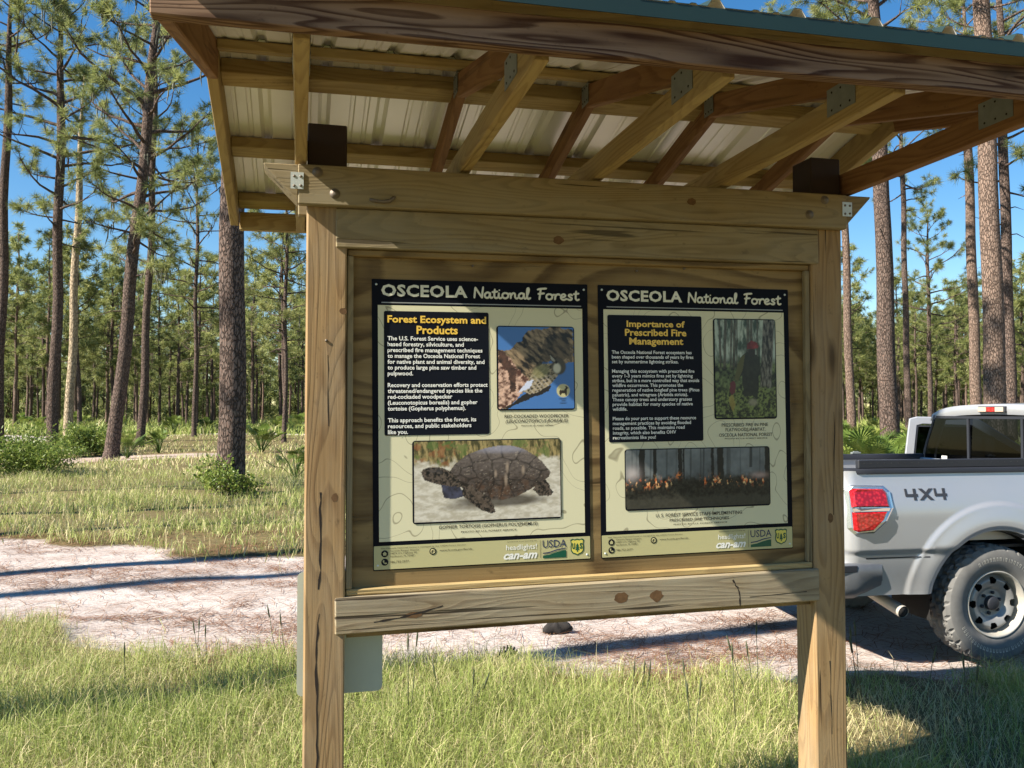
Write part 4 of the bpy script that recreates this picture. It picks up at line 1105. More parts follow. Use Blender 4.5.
# --- wheels
def wheel(x, sg):
    n = 128
    def tmod(r, i, k):
        if 5 <= i <= 15:
            cell = (k + (2 if i % 4 < 2 else 0)) % 5
            if cell == 0: r -= .018
            if i in (7, 10, 13): r -= .016
            if i in (8, 12) and (k % 3 == 0): r -= .008
        return r
    W = .135
    prof = [(.218, -W*.70), (.235, -W*.86), (.29, -W*1.0), (.345, -W*1.0), (.372, -W*.93), (.396, -W*.80), (.402, -W*.62), (.404, -W*.45), (.4045, -W*.38), (.405, -W*.12), (.405, 0),
            (.405, W*.12), (.4045, W*.38), (.404, W*.45), (.402, W*.62), (.396, W*.80), (.372, W*.93), (.345, W), (.29, W), (.235, W*.86), (.218, W*.70)]
    m = MB(); m.lathe(prof[:5], n, 'y'); m.lathe(prof[4:17], n, 'y', (0, 0, 0), 0, False, lambda r, i, k: tmod(r, i + 4, k)); m.lathe(prof[16:], n, 'y')
    y0 = sg * (.985 - W - .005)
    wroot = tp('wheel', m, 'rubber', mw=Matrix.Translation((x, y0, RT)))
    s = sg
    # steel disc with eight openings
    m = MB()
    rs = np.concatenate([[.0, .045], np.linspace(.06, .205, 26)])
    def dish(r):
        if r < .05: return .055
        if r < .095: return .050
        if r < .115: return .050 + (r - .095) * .9
        if r < .165: return .068 + .018 * math.sin((r - .115) / .05 * PI / 2)
        return .086 - (r - .165) * 1.15
    na = 160
    vs = [(r*math.cos(2*PI*k/na), s * dish(r), r*math.sin(2*PI*k/na)) for r in rs for k in range(na)]
    fs = []
    for i in range(len(rs) - 1):
        for k in range(na):
            r = (rs[i] + rs[i+1]) / 2; a = 2*PI*(k + .5)/na
            a8 = (a + PI/8) % (PI/4) - PI/8
            if ((r - .158) / .024)**2 + ((a8 * r) / .027)**2 < 1: continue
            fs.append((i*na+k, i*na+(k+1) % na, (i+1)*na+(k+1) % na, (i+1)*na+k))
    m.add(vs, fs, 0, True)
    rim = tp('rim', m, 'rim', wroot)
    m = MB(); m.lathe([(.198, s*.02), (.204, s*.058), (.212, s*.098), (.220, s*.118), (.228, s*.122), (.232, s*.112)], 64, 'y'); tp('rim_lip', m, 'rim_lip', wroot)
    m = MB(); m.lathe([(0, s*.0), (.21, s*.0)], 32, 'y'); tp('brake_backing', m, 'hole', wroot)
    m = MB(); m.lathe([(.050, s*.05), (.048, s*.085), (.036, s*.092), (0, s*.092)], 20, 'y')
    for k in range(6):
        a = 2*PI*k/6 + .3; m.lathe([(.012, s*.048), (.012, s*.066), (0, s*.070)], 6, 'y', (.072*math.cos(a), 0, .072*math.sin(a)))
    tp('hub', m, 'black_plastic', wroot)
    # raised pale letter marks on the tyre wall (too worn to read)
    r0 = random.Random(5)
    for base in (.35, 3.6):
        m = MB(); a = base
        while a < base + 1.75:
            w = r0.choice([.03, .045, .055, .04]); 
            pts = []
            for (rr, aa) in ((.300, a), (.300, a + w*.35), (.327, a + w*.35), (.327, a)): pts.append((rr*math.cos(aa), s*(W*1.0 + .0015), rr*math.sin(aa)))
            m.add(pts, [(0, 1, 2, 3)])
            if w > .035:
                pts = []
                for (rr, aa) in ((.320, a + w*.35), (.320, a + w), (.327, a + w), (.327, a + w*.35)): pts.append((rr*math.cos(aa), s*(W*1.0 + .0015), rr*math.sin(aa)))
                m.add(pts, [(0, 1, 2, 3)])
                pts = []
                for (rr, aa) in ((.300, a + w*.8), (.300, a + w), (.320, a + w), (.320, a + w*.8)): pts.append((rr*math.cos(aa), s*(W*1.0 + .0015), rr*math.sin(aa)))
                m.add(pts, [(0, 1, 2, 3)])
            a += w + .035
        tp('tyre_lettering', m, 'rim_lip', wroot, recalc=True)
for x in (0, 3.35):
    for sg in (-1, 1): wheel(x, sg)

# --- cab: pillars, roof, glass, doors, seats, bonnet
RZ = 1.80                      # roof top
def hw(z):                     # half width of the cab at height z
    return .985 - .02 * sstep(.8, 1.3, z) - .16 * sstep(1.28, RZ, z)
m = MB()                       # lower body sides and back wall below the glass
for sg in (-1, 1):
    x1 = 4.25 if sg < 0 else 4.25
    segs_ = [(XC, 1.0), (2.25, 4.25)] if sg > 0 else [(XC, 4.25)]
    for a, b in segs_:
        m.grid(lambda u, v: (u, sg * hw(v), v), [a, b], [.48, .6, .8, 1.0, 1.2, 1.30], 0, True, sg > 0)
m.grid(lambda u, v: (XC, v * hw(u), u), [.55, .8, 1.0, 1.2, 1.28], [-1, -.5, 0, .5, 1], 0, True, False)
m.box((XC + .01, -.93, .50), (4.2, .93, .60))
cabw = tp('cab_body', m, 'paint')
def pillar(a, b, w, name='pillar'):
    mm = MB(); a = Vector(a); b = Vector(b)
    mm.tube([a, a.lerp(b, .5) + Vector((0, .008 * (1 if a.y > 0 else -1), 0)), b], w, 8); return tp(name, mm, 'paint')
m = MB()                       # roof shell
def roof_pt(u, v):
    x = XC + .02 + u * 1.45
    crown = .035 * (1 - v*v) + .018 * math.sin(u * PI)
    e = .05 * (abs(v)**6)
    return (x + .03 * (v*v) * (1 - u), v * .80, RZ - .035 + crown - e)
m.grid(roof_pt, np.linspace(0, 1, 10), np.linspace(-1, 1, 17), 0, True, True)
m.grid(lambda u, v: (roof_pt(0, u)[0] - .012 * math.sin(v * PI), roof_pt(0, u)[1], roof_pt(0, u)[2] - .085 * v), np.linspace(-1, 1, 17), [0, .3, .6, 1], 0, True, True)
m.grid(lambda u, v: (roof_pt(u, .95)[0], .80 * 1.0 + .02 * v, roof_pt(u, 1)[2] - .06 * v), np.linspace(0, 1, 8), [0, 1], 0, True)
m.grid(lambda u, v: (roof_pt(u, .95)[0], -.80 * 1.0 - .02 * v, roof_pt(u, 1)[2] - .06 * v), np.linspace(0, 1, 8), [0, 1], 0, True, True)
m.grid(lambda u, v: (roof_pt(u, v)[0], roof_pt(u, v)[1] * .97, roof_pt(u, v)[2] - .05), [0.02, .5, .98], np.linspace(-1, 1, 7), 1, True)
roof = tp('roof', m, ['paint', 'seat'])
for sg in (-1, 1):
    m = MB()                   # rear corner pillar, a slanted flat blade
    zz = np.linspace(1.24, RZ - .09, 7)
    m.grid(lambda u, v: (XC + .005 + .20 * v + .10 * (u - 1.24) * .3, sg * (hw(u) - .075 * (1 - v)), u), zz, [0, .5, 1], 0, True, sg < 0)
    m.grid(lambda u, v: (XC + .205 + .10 * (u - 1.24) * .3 - .06 * v, sg * (hw(u) - .05 * v), u), zz, [0, 1], 0, True, sg < 0)
    tp('corner_pillar', m, 'paint')
    pillar((2.95, sg * .93, 1.26), (2.25, sg * .76, RZ - .06), .035, 'windscreen_pillar')
# glass
m = MB(); m.grid(lambda u, v: (XC + .02 + .03 * (u - 1.24) , v * (hw(u) - .085), u), np.linspace(1.245, RZ - .115, 6), np.linspace(-1, 1, 9), 0, True)
rw = tp('rear_window', m, 'glass')
m = MB()
for v in (-.30, .30):
    m.box((XC + .012, v - .012, 1.25), (XC + .026, v + .012, RZ - .12))
m.box((XC + .008, -.80, 1.225), (XC + .03, .80, 1.255))
m.box((XC + .012, -.70, RZ - .122), (XC + .03, .70, RZ - .10))
tp('window_seal', m, 'black_plastic', rw)
m = MB(); m.box((XC + .008, .56, 1.26), (XC + .011, .63, 1.345)); tp('window_sticker', m, 'white_ink', rw)
m = MB(); m.grid(lambda u, v: (2.98 - .72 * u, v * (.90 - .16 * u), 1.26 + (RZ - 1.32) * u), np.linspace(0, 1, 5), np.linspace(-1, 1, 7), 0, True); tp('windscreen', m, 'glass')
m = MB(); m.grid(lambda u, v: (u, -(hw(v) - .01), v), [XC + .22, 1.6, 2.4], [1.30, 1.5, 1.70], 0, True); tp('side_window', m, 'glass')
# third brake lamp on the roof edge
m = MB(); m.box((XC - .012, -.15, RZ - .068), (XC + .03, .15, RZ - .018)); bl = tp('brake_lamp', m, 'black_plastic', bevel=.006)
m = MB(); m.box((XC - .016, -.045, RZ - .062), (XC - .0121, .045, RZ - .024)); tp('lens', m, 'lens', bl)
for v in (-.095, .095):
    m = MB(); m.box((XC - .016, v - .045, RZ - .062), (XC - .0121, v + .045, RZ - .024)); tp('cargo_lens', m, 'lens_clear', bl)
# seats with headrests
for v in (-.45, .42):
    m = MB()
    m.grid(lambda a, b: (1.12 + .10 * math.cos(b) + .10*(a-.55)*-.6, v + .26 * math.sin(b), a), np.linspace(.6, 1.32, 6), np.linspace(0, 2*PI, 17), 0, True)
    st = tp('seat', m, 'seat')
    m = MB()
    hr = [(0, 1.33), (.115, 1.335), (.15, 1.37), (.16, 1.44), (.145, 1.51), (.10, 1.535), (0, 1.54)]
    m.grid(lambda a, b: (1.05 + .055 * math.cos(b) * (hr[int(a)][0] / .16), v + hr[int(a)][0] * math.sin(b), hr[int(a)][1]), range(7), np.linspace(0, 2*PI, 21), 0, True)
    tp('headrest', m, 'seat', st)
m = MB(); m.box((2.45, -.88, .9), (2.9, .88, 1.22)); tp('dashboard', m, 'seat', bevel=.03)
# bonnet, front end
m = MB()
m.grid(lambda u, v: (2.95 + u * 1.3, v * (.92 - .03 * u), 1.24 - .10 * u * u + .03 * (1 - v*v)), np.linspace(0, 1, 8), np.linspace(-1, 1, 9), 0, True, True)
m.grid(lambda u, v: (4.25 + .05 * (1 - v*v), v * .93, u), np.linspace(.5, 1.15, 4), np.linspace(-1, 1, 9), 0, True, True)
tp('bonnet', m, 'paint')
# the open far door: hinged at its front edge
HX, HY = 2.16, .96
DM = Matrix.Translation((HX, HY, 0)) @ Matrix.Rotation(rad(-24), 4, 'Z')
m = MB(); L = 1.24
m.box((-L, -.05, .52), (0, .03, 1.27))
m.prism([(-L, 1.27), (-L + .085, 1.27), (-L + .12, 1.60), (-L + .17, 1.615), (-.62, 1.60), (-.08, 1.27), (0, 1.27), (-.56, 1.665), (-.66, 1.68), (-L + .12, 1.69), (-L + .05, 1.67)], -.035, .005)
dr = tp('door', m, 'paint', mw=DM, bevel=.008)
m = MB(); m.prism([(-L + .083, 1.26), (-L + .122, 1.602), (-.62, 1.602), (-.07, 1.26)], -.018, -.012); tp('door_window', m, 'glass', dr)
m = MB(); m.prism([(-L + .08, 1.262), (-L + .094, 1.262), (-L + .13, 1.59), (-.63, 1.588), (-.63, 1.602), (-L + .12, 1.604)], -.03, .0); tp('window_seal', m, 'black_plastic', dr, mw=Matrix.Translation((0, .001, 0)))
m = MB(); m.tube([(-.25, .04, 1.28), (-.25, .12, 1.30)], .02, 6); m.box((-.30, .10, 1.24), (-.20, .28, 1.50)); tp('mirror', m, 'black_plastic', dr, bevel=.02)
m = MB(); m.tube([(-.25 + 2.2, -.96, 1.26), (-.25 + 2.2, -1.04, 1.28)], .02, 6); m.box((1.90, -1.22, 1.22), (2.0, -1.02, 1.48)); tp('mirror', m, 'black_plastic', bevel=.02)

# ------------------------------------------------------------------ vegetation
def bark_mat(name, a, b, red, scale=1.0):
    t = NT(name)
    v = t.coord('Object', (11 * scale, 11 * scale, 4.2 * scale))
    vo = t.n('ShaderNodeTexVoronoi'); vo.feature = 'DISTANCE_TO_EDGE'; vo.inputs['Scale'].default_value = 1.6
    nz = t.noise(v, 1.3, 5, .6, .6)
    ad = t.n('ShaderNodeVectorMath', operation='ADD'); t.l(v, ad.inputs[0])
    cb = t.n('ShaderNodeCombineXYZ')
    for k in range(3): t.l(nz, cb.inputs[k])
    t.l(cb.outputs[0], ad.inputs[1]); t.l(ad.outputs[0], vo.inputs['Vector'])
    ed = t.ramp(vo.outputs['Distance'], [(.0, 0.), (.16, 1.)])
    fine = t.noise(t.coord('Object', (20, 20, 8)), 2.0, 4, .6)
    c = t.mix(nz, a, b)
    c = t.mix(t.ramp(fine, [(.45, 0.), (.7, .6)]), c, red)
    c = t.mix(ed, tuple(q * .45 for q in a), c)
    t.pbsdf(c, .95, 0, t.bump(t.math('ADD', ed, t.math('MULTIPLY', fine, .35)), .9, .03), .1)
    return t.m
M['bark'] = bark_mat('pine_bark', (.10, .075, .062), (.185, .143, .12), (.235, .135, .095))
M['bark_pale'] = bark_mat('pale_pine_bark', (.19, .135, .105), (.28, .21, .165), (.25, .145, .10))
M['snag'] = bark_mat('bare_pale_wood', (.42, .33, .22), (.52, .42, .29), (.36, .26, .16), .6)
def leaf_mat(name, c0, c1, c2, rough=.55, trans=.5, nscale=.5):
    t = NT(name)
    at = t.n('ShaderNodeAttribute', attribute_name='tint')
    oi = t.n('ShaderNodeObjectInfo')
    f = t.math('ADD', at.outputs['Fac'], t.math('MULTIPLY', t.math('SUBTRACT', oi.outputs['Random'], .5), .25), clamp=True)
    c = t.ramp(f, [(0.0, c0), (.5, c1), (1.0, c2)])
    d = t.n('ShaderNodeBsdfPrincipled'); t.l(c, d.inputs['Base Color']); d.inputs['Roughness'].default_value = rough; d.inputs['Specular IOR Level'].default_value = .3
    tr = t.n('ShaderNodeBsdfTranslucent'); t.l(c, tr.inputs['Color'])
    mx = t.n('ShaderNodeMixShader'); mx.inputs[0].default_value = trans
    t.l(d.outputs[0], mx.inputs[1]); t.l(tr.outputs[0], mx.inputs[2]); t.l(mx.outputs[0], t.out.inputs[0])
    return t.m
M['needles'] = leaf_mat('pine_needles', (.10, .135, .05), (.275, .30, .095), (.46, .45, .20))
M['moss'] = plain('hanging_moss', (.15, .15, .11), .95, 0, .2)
M['grass'] = leaf_mat('grass_blades', (.14, .195, .04), (.33, .385, .10), (.66, .56, .32), .6, .3)
M['shrub'] = leaf_mat('shrub_leaves', (.06, .11, .02), (.15, .21, .04), (.32, .34, .08), .45, .35)
M['litter'] = leaf_mat('fallen_pine_needles', (.14, .06, .03), (.24, .11, .055), (.34, .20, .11), .8, .1)

def unit(a): return a / np.maximum(np.linalg.norm(a, axis=-1, keepdims=True), 1e-9)
def needle_mesh(name, C, D, S, K, length, width, r, drop=.15):
    """bursts of K thin needles round every tuft centre C with branch direction D, size S"""
    n = len(C); N = n * K
    c = np.repeat(C, K, 0); d = np.repeat(D, K, 0); s = np.repeat(S, K)
    q = unit(r.normal(size=(N, 3)))
    v = unit(q + d * .75 + np.array([0, 0, -drop]))
    L = length * s * r.uniform(.7, 1.1, N)
    start = c + v * (L * .08)[:, None] - d * (L * r.uniform(0, .55, N))[:, None]
    tip = start + v * L[:, None] + np.array([0, 0, -1.0]) * (L * .10)[:, None]
    w = unit(np.cross(v, r.normal(size=(N, 3)))) * (width * r.uniform(.7, 1.3, N))[:, None] * .5
    V = np.stack([start - w, start + w, tip], 1).reshape(-1, 3)
    F = np.arange(N * 3).reshape(-1, 3)
    tt = np.clip(np.repeat(r.uniform(.1, .75, n), K) + r.normal(0, .14, N), 0, 1)
    return np_mesh(name, V, [F], {'tint': np.repeat(tt, 3)})
def make_pine(name, H, r0, base, nbr, blen, seed, lean=((0, 0), (0, 0)), K=26, nl=.34, nw=.022, sub=4, dead=3, crown_top=1.0, sides=10, moss=0, low=.35, bark='bark', fill=1.0):
    """returns (trunk mesh, crown mesh, moss mesh or None); the trunk mesh carries its limbs"""
    r = np.random.default_rng(seed); rr = random.Random(seed)
    m = MB()
    def ax(h):
        t = h / H
        bx = lean[0][0] * t + lean[1][0] * math.sin(t * PI); by = lean[0][1] * t + lean[1][1] * math.sin(t * PI)
        return Vector((bx + .04 * math.sin(h * .9 + seed), by + .04 * math.cos(h * .7 + seed), h))
    hs = [-.3, 0, .12, .35, .8] + list(np.linspace(1.6, H, 16))
    def rad_at(h):
        t = max(h, 0) / H
        return r0 * ((1 - .45 * t) if t < .7 else (.685 - (t - .7) * 2.0)) * (1 + .38 * math.exp(-max(h, 0) / .28)) + .012
    k0 = len(m.v)
    m.tube([ax(h) for h in hs], [rad_at(h) for h in hs], sides)
    C, D, S = [], [], []; MO = MB()
    for i in range(nbr):
        f = (i + rr.random()) / nbr
        h = base + (H - base) * (f ** .9) * .985
        az = i * 2.399 + rr.uniform(-.5, .5)
        u = (h - base) / (H - base)
        L = blen * ((low + (1 - low) * min(u / .3, 1)) * (1 - max(u - .45, 0) / .55 * .72)) * rr.uniform(.7, 1.15)
        p = ax(h); el = rr.uniform(-.15, .35) + .5 * u
        out = Vector((math.cos(az), math.sin(az), 0)); pts = [p.copy()]; d = (out * math.cos(el) + Vector((0, 0, math.sin(el)))).normalized()
        ns = 6; kink = rr.uniform(-.25, .25)
        for j in range(ns):
            d = (d + Vector((rr.gauss(0, .13), rr.gauss(0, .13), rr.gauss(.02, .10) + (.10 if j > 2 else -.04)))).normalized()
            pts.append(pts[-1] + d * (L / ns))
        rb = min(rad_at(h) * .45, .018 + .016 * L)
        m.tube(pts, [rb * (1 - .85 * j / ns) + .004 for j in range(ns + 1)], 5 if sides > 8 else 3, cap=False)
        C.append(pts[-1]); D.append(d); S.append(1.1)
        for j in range(sub):
            q = rr.uniform(.38, .97); a = pts[int(q * ns)].lerp(pts[min(int(q * ns) + 1, ns)], q * ns % 1)
            sd = (d + Vector((rr.gauss(0, .7), rr.gauss(0, .7), rr.gauss(.25, .35)))).normalized()
            sl = L * rr.uniform(.14, .34) + .25
            b1 = a + sd * sl * .55 + Vector((0, 0, rr.uniform(-.05, .05))); b2 = a + sd * sl + Vector((0, 0, .12 * sl + rr.uniform(-.04, .10)))
            m.tube([a, b1, b2], [.012 + rb * .15, .010, .006], 3, cap=False)
            C.append(b2); D.append((b2 - b1).normalized()); S.append(rr.uniform(.8, 1.15))
            for _ in range(int(2 * fill + rr.random())):
                tq = rr.uniform(.35, 1.0); e = a.lerp(b2, tq); td = (sd + Vector((rr.gauss(0, .8), rr.gauss(0, .8), rr.gauss(.35, .4)))).normalized()
                e2 = e + td * rr.uniform(.12, .38)
                C.append(e2); D.append(td); S.append(rr.uniform(.65, 1.05))
            if moss and rr.random() < moss:
                for _ in range(3):
                    e = a.lerp(b2, rr.random()); l = rr.uniform(.2, .75)
                    MO.tube([e, e + Vector((rr.gauss(0, .03), rr.gauss(0, .03), -l * .5)), e + Vector((rr.gauss(0, .05), rr.gauss(0, .05), -l))], [.022, .03, .005], 4)
    for i in range(dead):            # bare dead stubs under the crown
        h = base * rr.uniform(.45, 1.0); az = rr.uniform(0, 2*PI); L = rr.uniform(.3, 1.5); p = ax(h)
        e = Vector((math.cos(az), math.sin(az), rr.uniform(-.3, .3)))
        m.tube([p, p + e * L * .5, p + e * L + Vector((0, 0, rr.uniform(-.3, .2)))], [.03, .02, .006], 4, cap=False)
    me = bpy.data.meshes.new('trunk'); me.from_pydata(m.v, [], m.f); me.polygons.foreach_set('use_smooth', m.sm); me.update()
    me.materials.append(M[bark])
    cm = needle_mesh('crown', np.array([tuple(c) for c in C]), np.array([tuple(c) for c in D]), np.array(S), K, nl, nw, r)
    cm.materials.append(M['needles'])
    mm = None
    if moss and MO.v:
        mm = bpy.data.meshes.new('hanging_moss'); mm.from_pydata(MO.v, [], MO.f); mm.update(); mm.materials.append(M['moss'])
    return me, cm, mm
def place_tree(meshes, x, y, rz, label, group=None, scale=1.0, name='pine_tree', zs=1.0):
    o = empty(name, (x, y, gz1(x, y) - .03), rz); o.scale = (scale, scale, scale * zs)
    tag(o, label, 'tree', group)
    for nm, me in zip(('trunk', 'crown', 'hanging_moss'), meshes):
        if me is None: continue
        c = bpy.data.objects.new(nm, me); COL.objects.link(c); c.parent = o
        if nm == 'hanging_moss': c['kind'] = 'stuff'
    return o
def at(px, Y): return ((px - 512) / 858.9 * Y, Y)      # where the bearing of a photographed tree meets a ground distance
NEARK = dict(K=44, nl=.40, nw=.021)
P = lambda **k: make_pine('p', **{**NEARK, **k})
x, y = at(-2, 38); place_tree(P(H=22, r0=.22, base=15.5, nbr=24, blen=3.0, seed=1, lean=((.25, 0), (0, 0))), x, y, 0, 'dark bare pine trunk at the far left edge of the view')
x, y = at(53, 38); place_tree(P(H=22, r0=.235, base=9.0, nbr=44, blen=3.8, seed=2, lean=((.05, 0), (.1, 0)), moss=.1, sub=5), x, y, 0, 'straight dark pine beside the pale dead trunk, with a high feathery crown')
x, y = at(69, 46); place_tree(P(H=20, r0=.23, base=16.0, nbr=10, blen=2.2, seed=3, lean=((.5, 0), (0, 0)), dead=7, bark='snag'), x, y, 0, 'pale sunlit pine with bare tan wood between two dark trunks')
x, y = at(113, 33); place_tree(P(H=21, r0=.255, base=7.0, nbr=44, blen=4.0, seed=4, lean=((1.7, .2), (.05, 0)), moss=.22, sub=5, dead=5), x, y, 0, 'leaning dark pine with long crooked limbs and hanging moss')
x, y = at(141, 43); place_tree(P(H=21, r0=.20, base=8.5, nbr=34, blen=3.4, seed=5, lean=((.55, 0), (.1, 0)), moss=.15), x, y, 0, 'slim pine standing just right of the leaning mossy pine')
x, y = at(230, 17.4); place_tree(P(H=21, r0=.262, base=12.5, nbr=30, blen=3.4, seed=6, lean=((.06, 0), (.04, 0)), sides=18, dead=2), x, y, 0, 'thick rough barked pine trunk left of the kiosk with a vine bush at its foot')
x, y = at(851, 37); place_tree(P(H=20, r0=.18, base=12, nbr=24, blen=2.6, seed=7, lean=((-.35, 0), (0, 0)), bark='bark_pale'), x, y, 0, 'slim pinkish pine trunk close to the right kiosk post')
x, y = at(889, 30); place_tree(P(H=21, r0=.315, base=11.5, nbr=30, blen=3.4, seed=8, lean=((-.45, 0), (.05, 0)), sides=14, moss=.1), x, y, 0, 'stout grey brown pine behind the truck bed, first right of the kiosk')
x, y = at(977, 40); place_tree(P(H=22, r0=.25, base=15, nbr=24, blen=3.0, seed=9, lean=((-.35, 0), (0, 0)), bark='bark_pale'), x, y, 0, 'tall slender pine trunk above the truck cab roof')
x, y = at(997, 25); place_tree(P(H=22, r0=.30, base=13.5, nbr=28, blen=3.4, seed=10, lean=((-.35, 0), (0, 0)), sides=16, bark='bark_pale'), x, y, 0, 'broad reddish pine trunk in full sun near the right edge')
x, y = at(1011, 34); place_tree(P(H=22, r0=.22, base=10.0, nbr=32, blen=4.2, seed=12, lean=((-.2, 0), (0, 0)), dead=5), x, y, 0, 'dark narrow pine right behind the broad reddish trunk')
x, y = at(908, 54); place_tree(P(H=24, r0=.20, base=15, nbr=30, blen=4.8, seed=13, lean=((-.2, 0), (0, 0))), x, y, 0, 'distant tall pine whose spreading top shows above the kiosk roof')
x, y = at(770, 50); place_tree(P(H=24.5, r0=.24, base=15, nbr=30, blen=4.4, seed=14), x, y, 0, 'tall pine behind the kiosk, only its top showing over the green roof')
x, y = at(610, 46); place_tree(P(H=24, r0=.24, base=14, nbr=30, blen=4.4, seed=15), x, y, 0, 'pine hidden behind the kiosk board with needles showing over the roof edge')
x, y = at(195, 52); place_tree(P(H=19, r0=.13, base=6.5, nbr=36, blen=3.6, seed=16, moss=.25), x, y, 0, 'mossy pine beyond the thick trunk, its crown spreading to the roof corner')
x, y = at(285, 48); place_tree(P(H=15.5, r0=.12, base=5.5, nbr=34, blen=3.2, seed=17, moss=.1), x, y, 0, 'mid height pine seen between the thick trunk and the left kiosk post')
x, y = at(930, 62); place_tree(P(H=16.5, r0=.17, base=6, nbr=34, blen=3.4, seed=18), x, y, 0, 'bushy sunlit pine of middle height behind the truck')
# pines just outside the view whose long shadows lie across the track
for i, (x, y, s_) in enumerate(((-7.0, 2.75, 30), (-17.0, 2.55, 31), (-13.5, 5.6, 32), (-19.0, 6.3, 33), (-24, 11.5, 34), (-17.5, 9.6, 35))):
    place_tree(make_pine('p', H=21, r0=.17, base=14.5, nbr=22, blen=2.6, seed=s_, K=20, nw=.03, sub=3), x, y, i, ['pine standing just outside the left edge, nearest the kiosk', 'pine outside the left edge beside the sand track', 'pine outside the left edge on the far side of the track', 'second pine outside the left edge beyond the track', 'farthest pine outside the left edge', 'pine outside the left edge in the grass'][i])
# the stand of far pines
rf = random.Random(11)
VAR = [make_pine('f', H=rf.uniform(14, 17), r0=rf.uniform(.13, .18), base=rf.uniform(3.8, 6.0), nbr=34, blen=rf.uniform(2.3, 3.1), seed=100 + i, K=17, nl=.58, nw=.060, sub=3, sides=6, dead=2, low=.6, lean=((rf.uniform(-.5, .5), 0), (rf.uniform(-.2, .2), 0))) for i in range(8)]
VARP = [make_pine('f', H=rf.uniform(14, 16.5), r0=rf.uniform(.12, .16), base=rf.uniform(5.0, 7.5), nbr=28, blen=2.4, seed=200 + i, K=17, nl=.58, nw=.060, sub=3, sides=6, dead=2, bark='bark_pale') for i in range(3)]
spots = []; tries = 0
while len(spots) < 165 and tries < 20000:
    tries += 1
    Y = 60 + 76 * rf.random() ** .85; X = rf.uniform(-.66, .66) * Y
    px = 512 + 858.9 * X / Y
    if 350 < px < 800 and rf.random() < .72: continue
    if Y < 72 and rf.random() < .5: continue
    if any((X - a)**2 + (Y - b)**2 < 2.6**2 for a, b in spots): continue
    spots.append((X, Y))
tries = 0
while len(spots) < 195 and tries < 4000:       # the stand is fuller behind the truck
    tries += 1
    Y = rf.uniform(72, 136); px = rf.uniform(810, 1075); X = (px - 512) / 858.9 * Y
    if all((X - a)**2 + (Y - b)**2 > 2.4**2 for a, b in spots): spots.append((X, Y))
for i, (X, Y) in enumerate(spots):
    pale = rf.random() < .22
    mesh = rf.choice(VARP if pale else VAR)
    sc_ = rf.uniform(.84, 1.08) * (1.02 if X < 0 else .92)
    place_tree(mesh, X, Y, rf.uniform(0, 6.28), 'slender pale barked pine in the far stand' if pale else 'slender brown trunked pine in the far stand', 'pale pines of the far stand' if pale else 'brown pines of the far stand', sc_)
# the wood beyond, which reads as one mass
def far_wood():
    r = np.random.default_rng(5); tv = MB(); C = []; D = []; S = []
    for i in range(620):
        Y = r.uniform(132, 230); X = r.uniform(-.68, .68) * Y; H = r.uniform(13, 18.5) * (1 if X > 0 else .92)
        w = r.uniform(.10, .17); z0 = gz1(X, Y)
        tv.tube([(X, Y, z0 - .3), (X + r.normal(0, .2), Y, z0 + H * .9)], [w, w * .5], 4)
        k = 26
        hh = H * (1 - .97 * r.random(k) ** 1.15)
        rad_ = 2.4 * r.random(k) ** .5 * np.clip((H - hh) / (H * .35) + .25, .2, 1.25)
        a = r.uniform(0, 6.28, k)
        C.append(np.stack([X + rad_ * np.cos(a), Y + rad_ * np.sin(a), z0 + hh], 1)); D.append(unit(r.normal(size=(k, 3)) + np.array([0, 0, .5]))); S.append(r.uniform(1.0, 1.9, k))
    nb = 3800; Yb = r.uniform(128, 225, nb); Xb = r.uniform(-.68, .68, nb) * Yb
    C.append(np.stack([Xb, Yb, gz(Xb, Yb) + 8.5 * r.random(nb) ** 1.3], 1)); D.append(unit(r.normal(size=(nb, 3)))); S.append(r.uniform(1.2, 2.4, nb))
    cm = needle_mesh('f', np.concatenate(C), np.concatenate(D), np.concatenate(S), 15, .85, .19, r)
    n0 = len(cm.vertices)
    o = link_mesh('far_pine_wood', cm, M['needles'])
    tag(o, 'mass of far pines closing the view behind the clearing', 'wood', kind='stuff')
    t_ = tv.build('trunks', M['bark'], o); t_['kind'] = 'stuff'
far_wood()

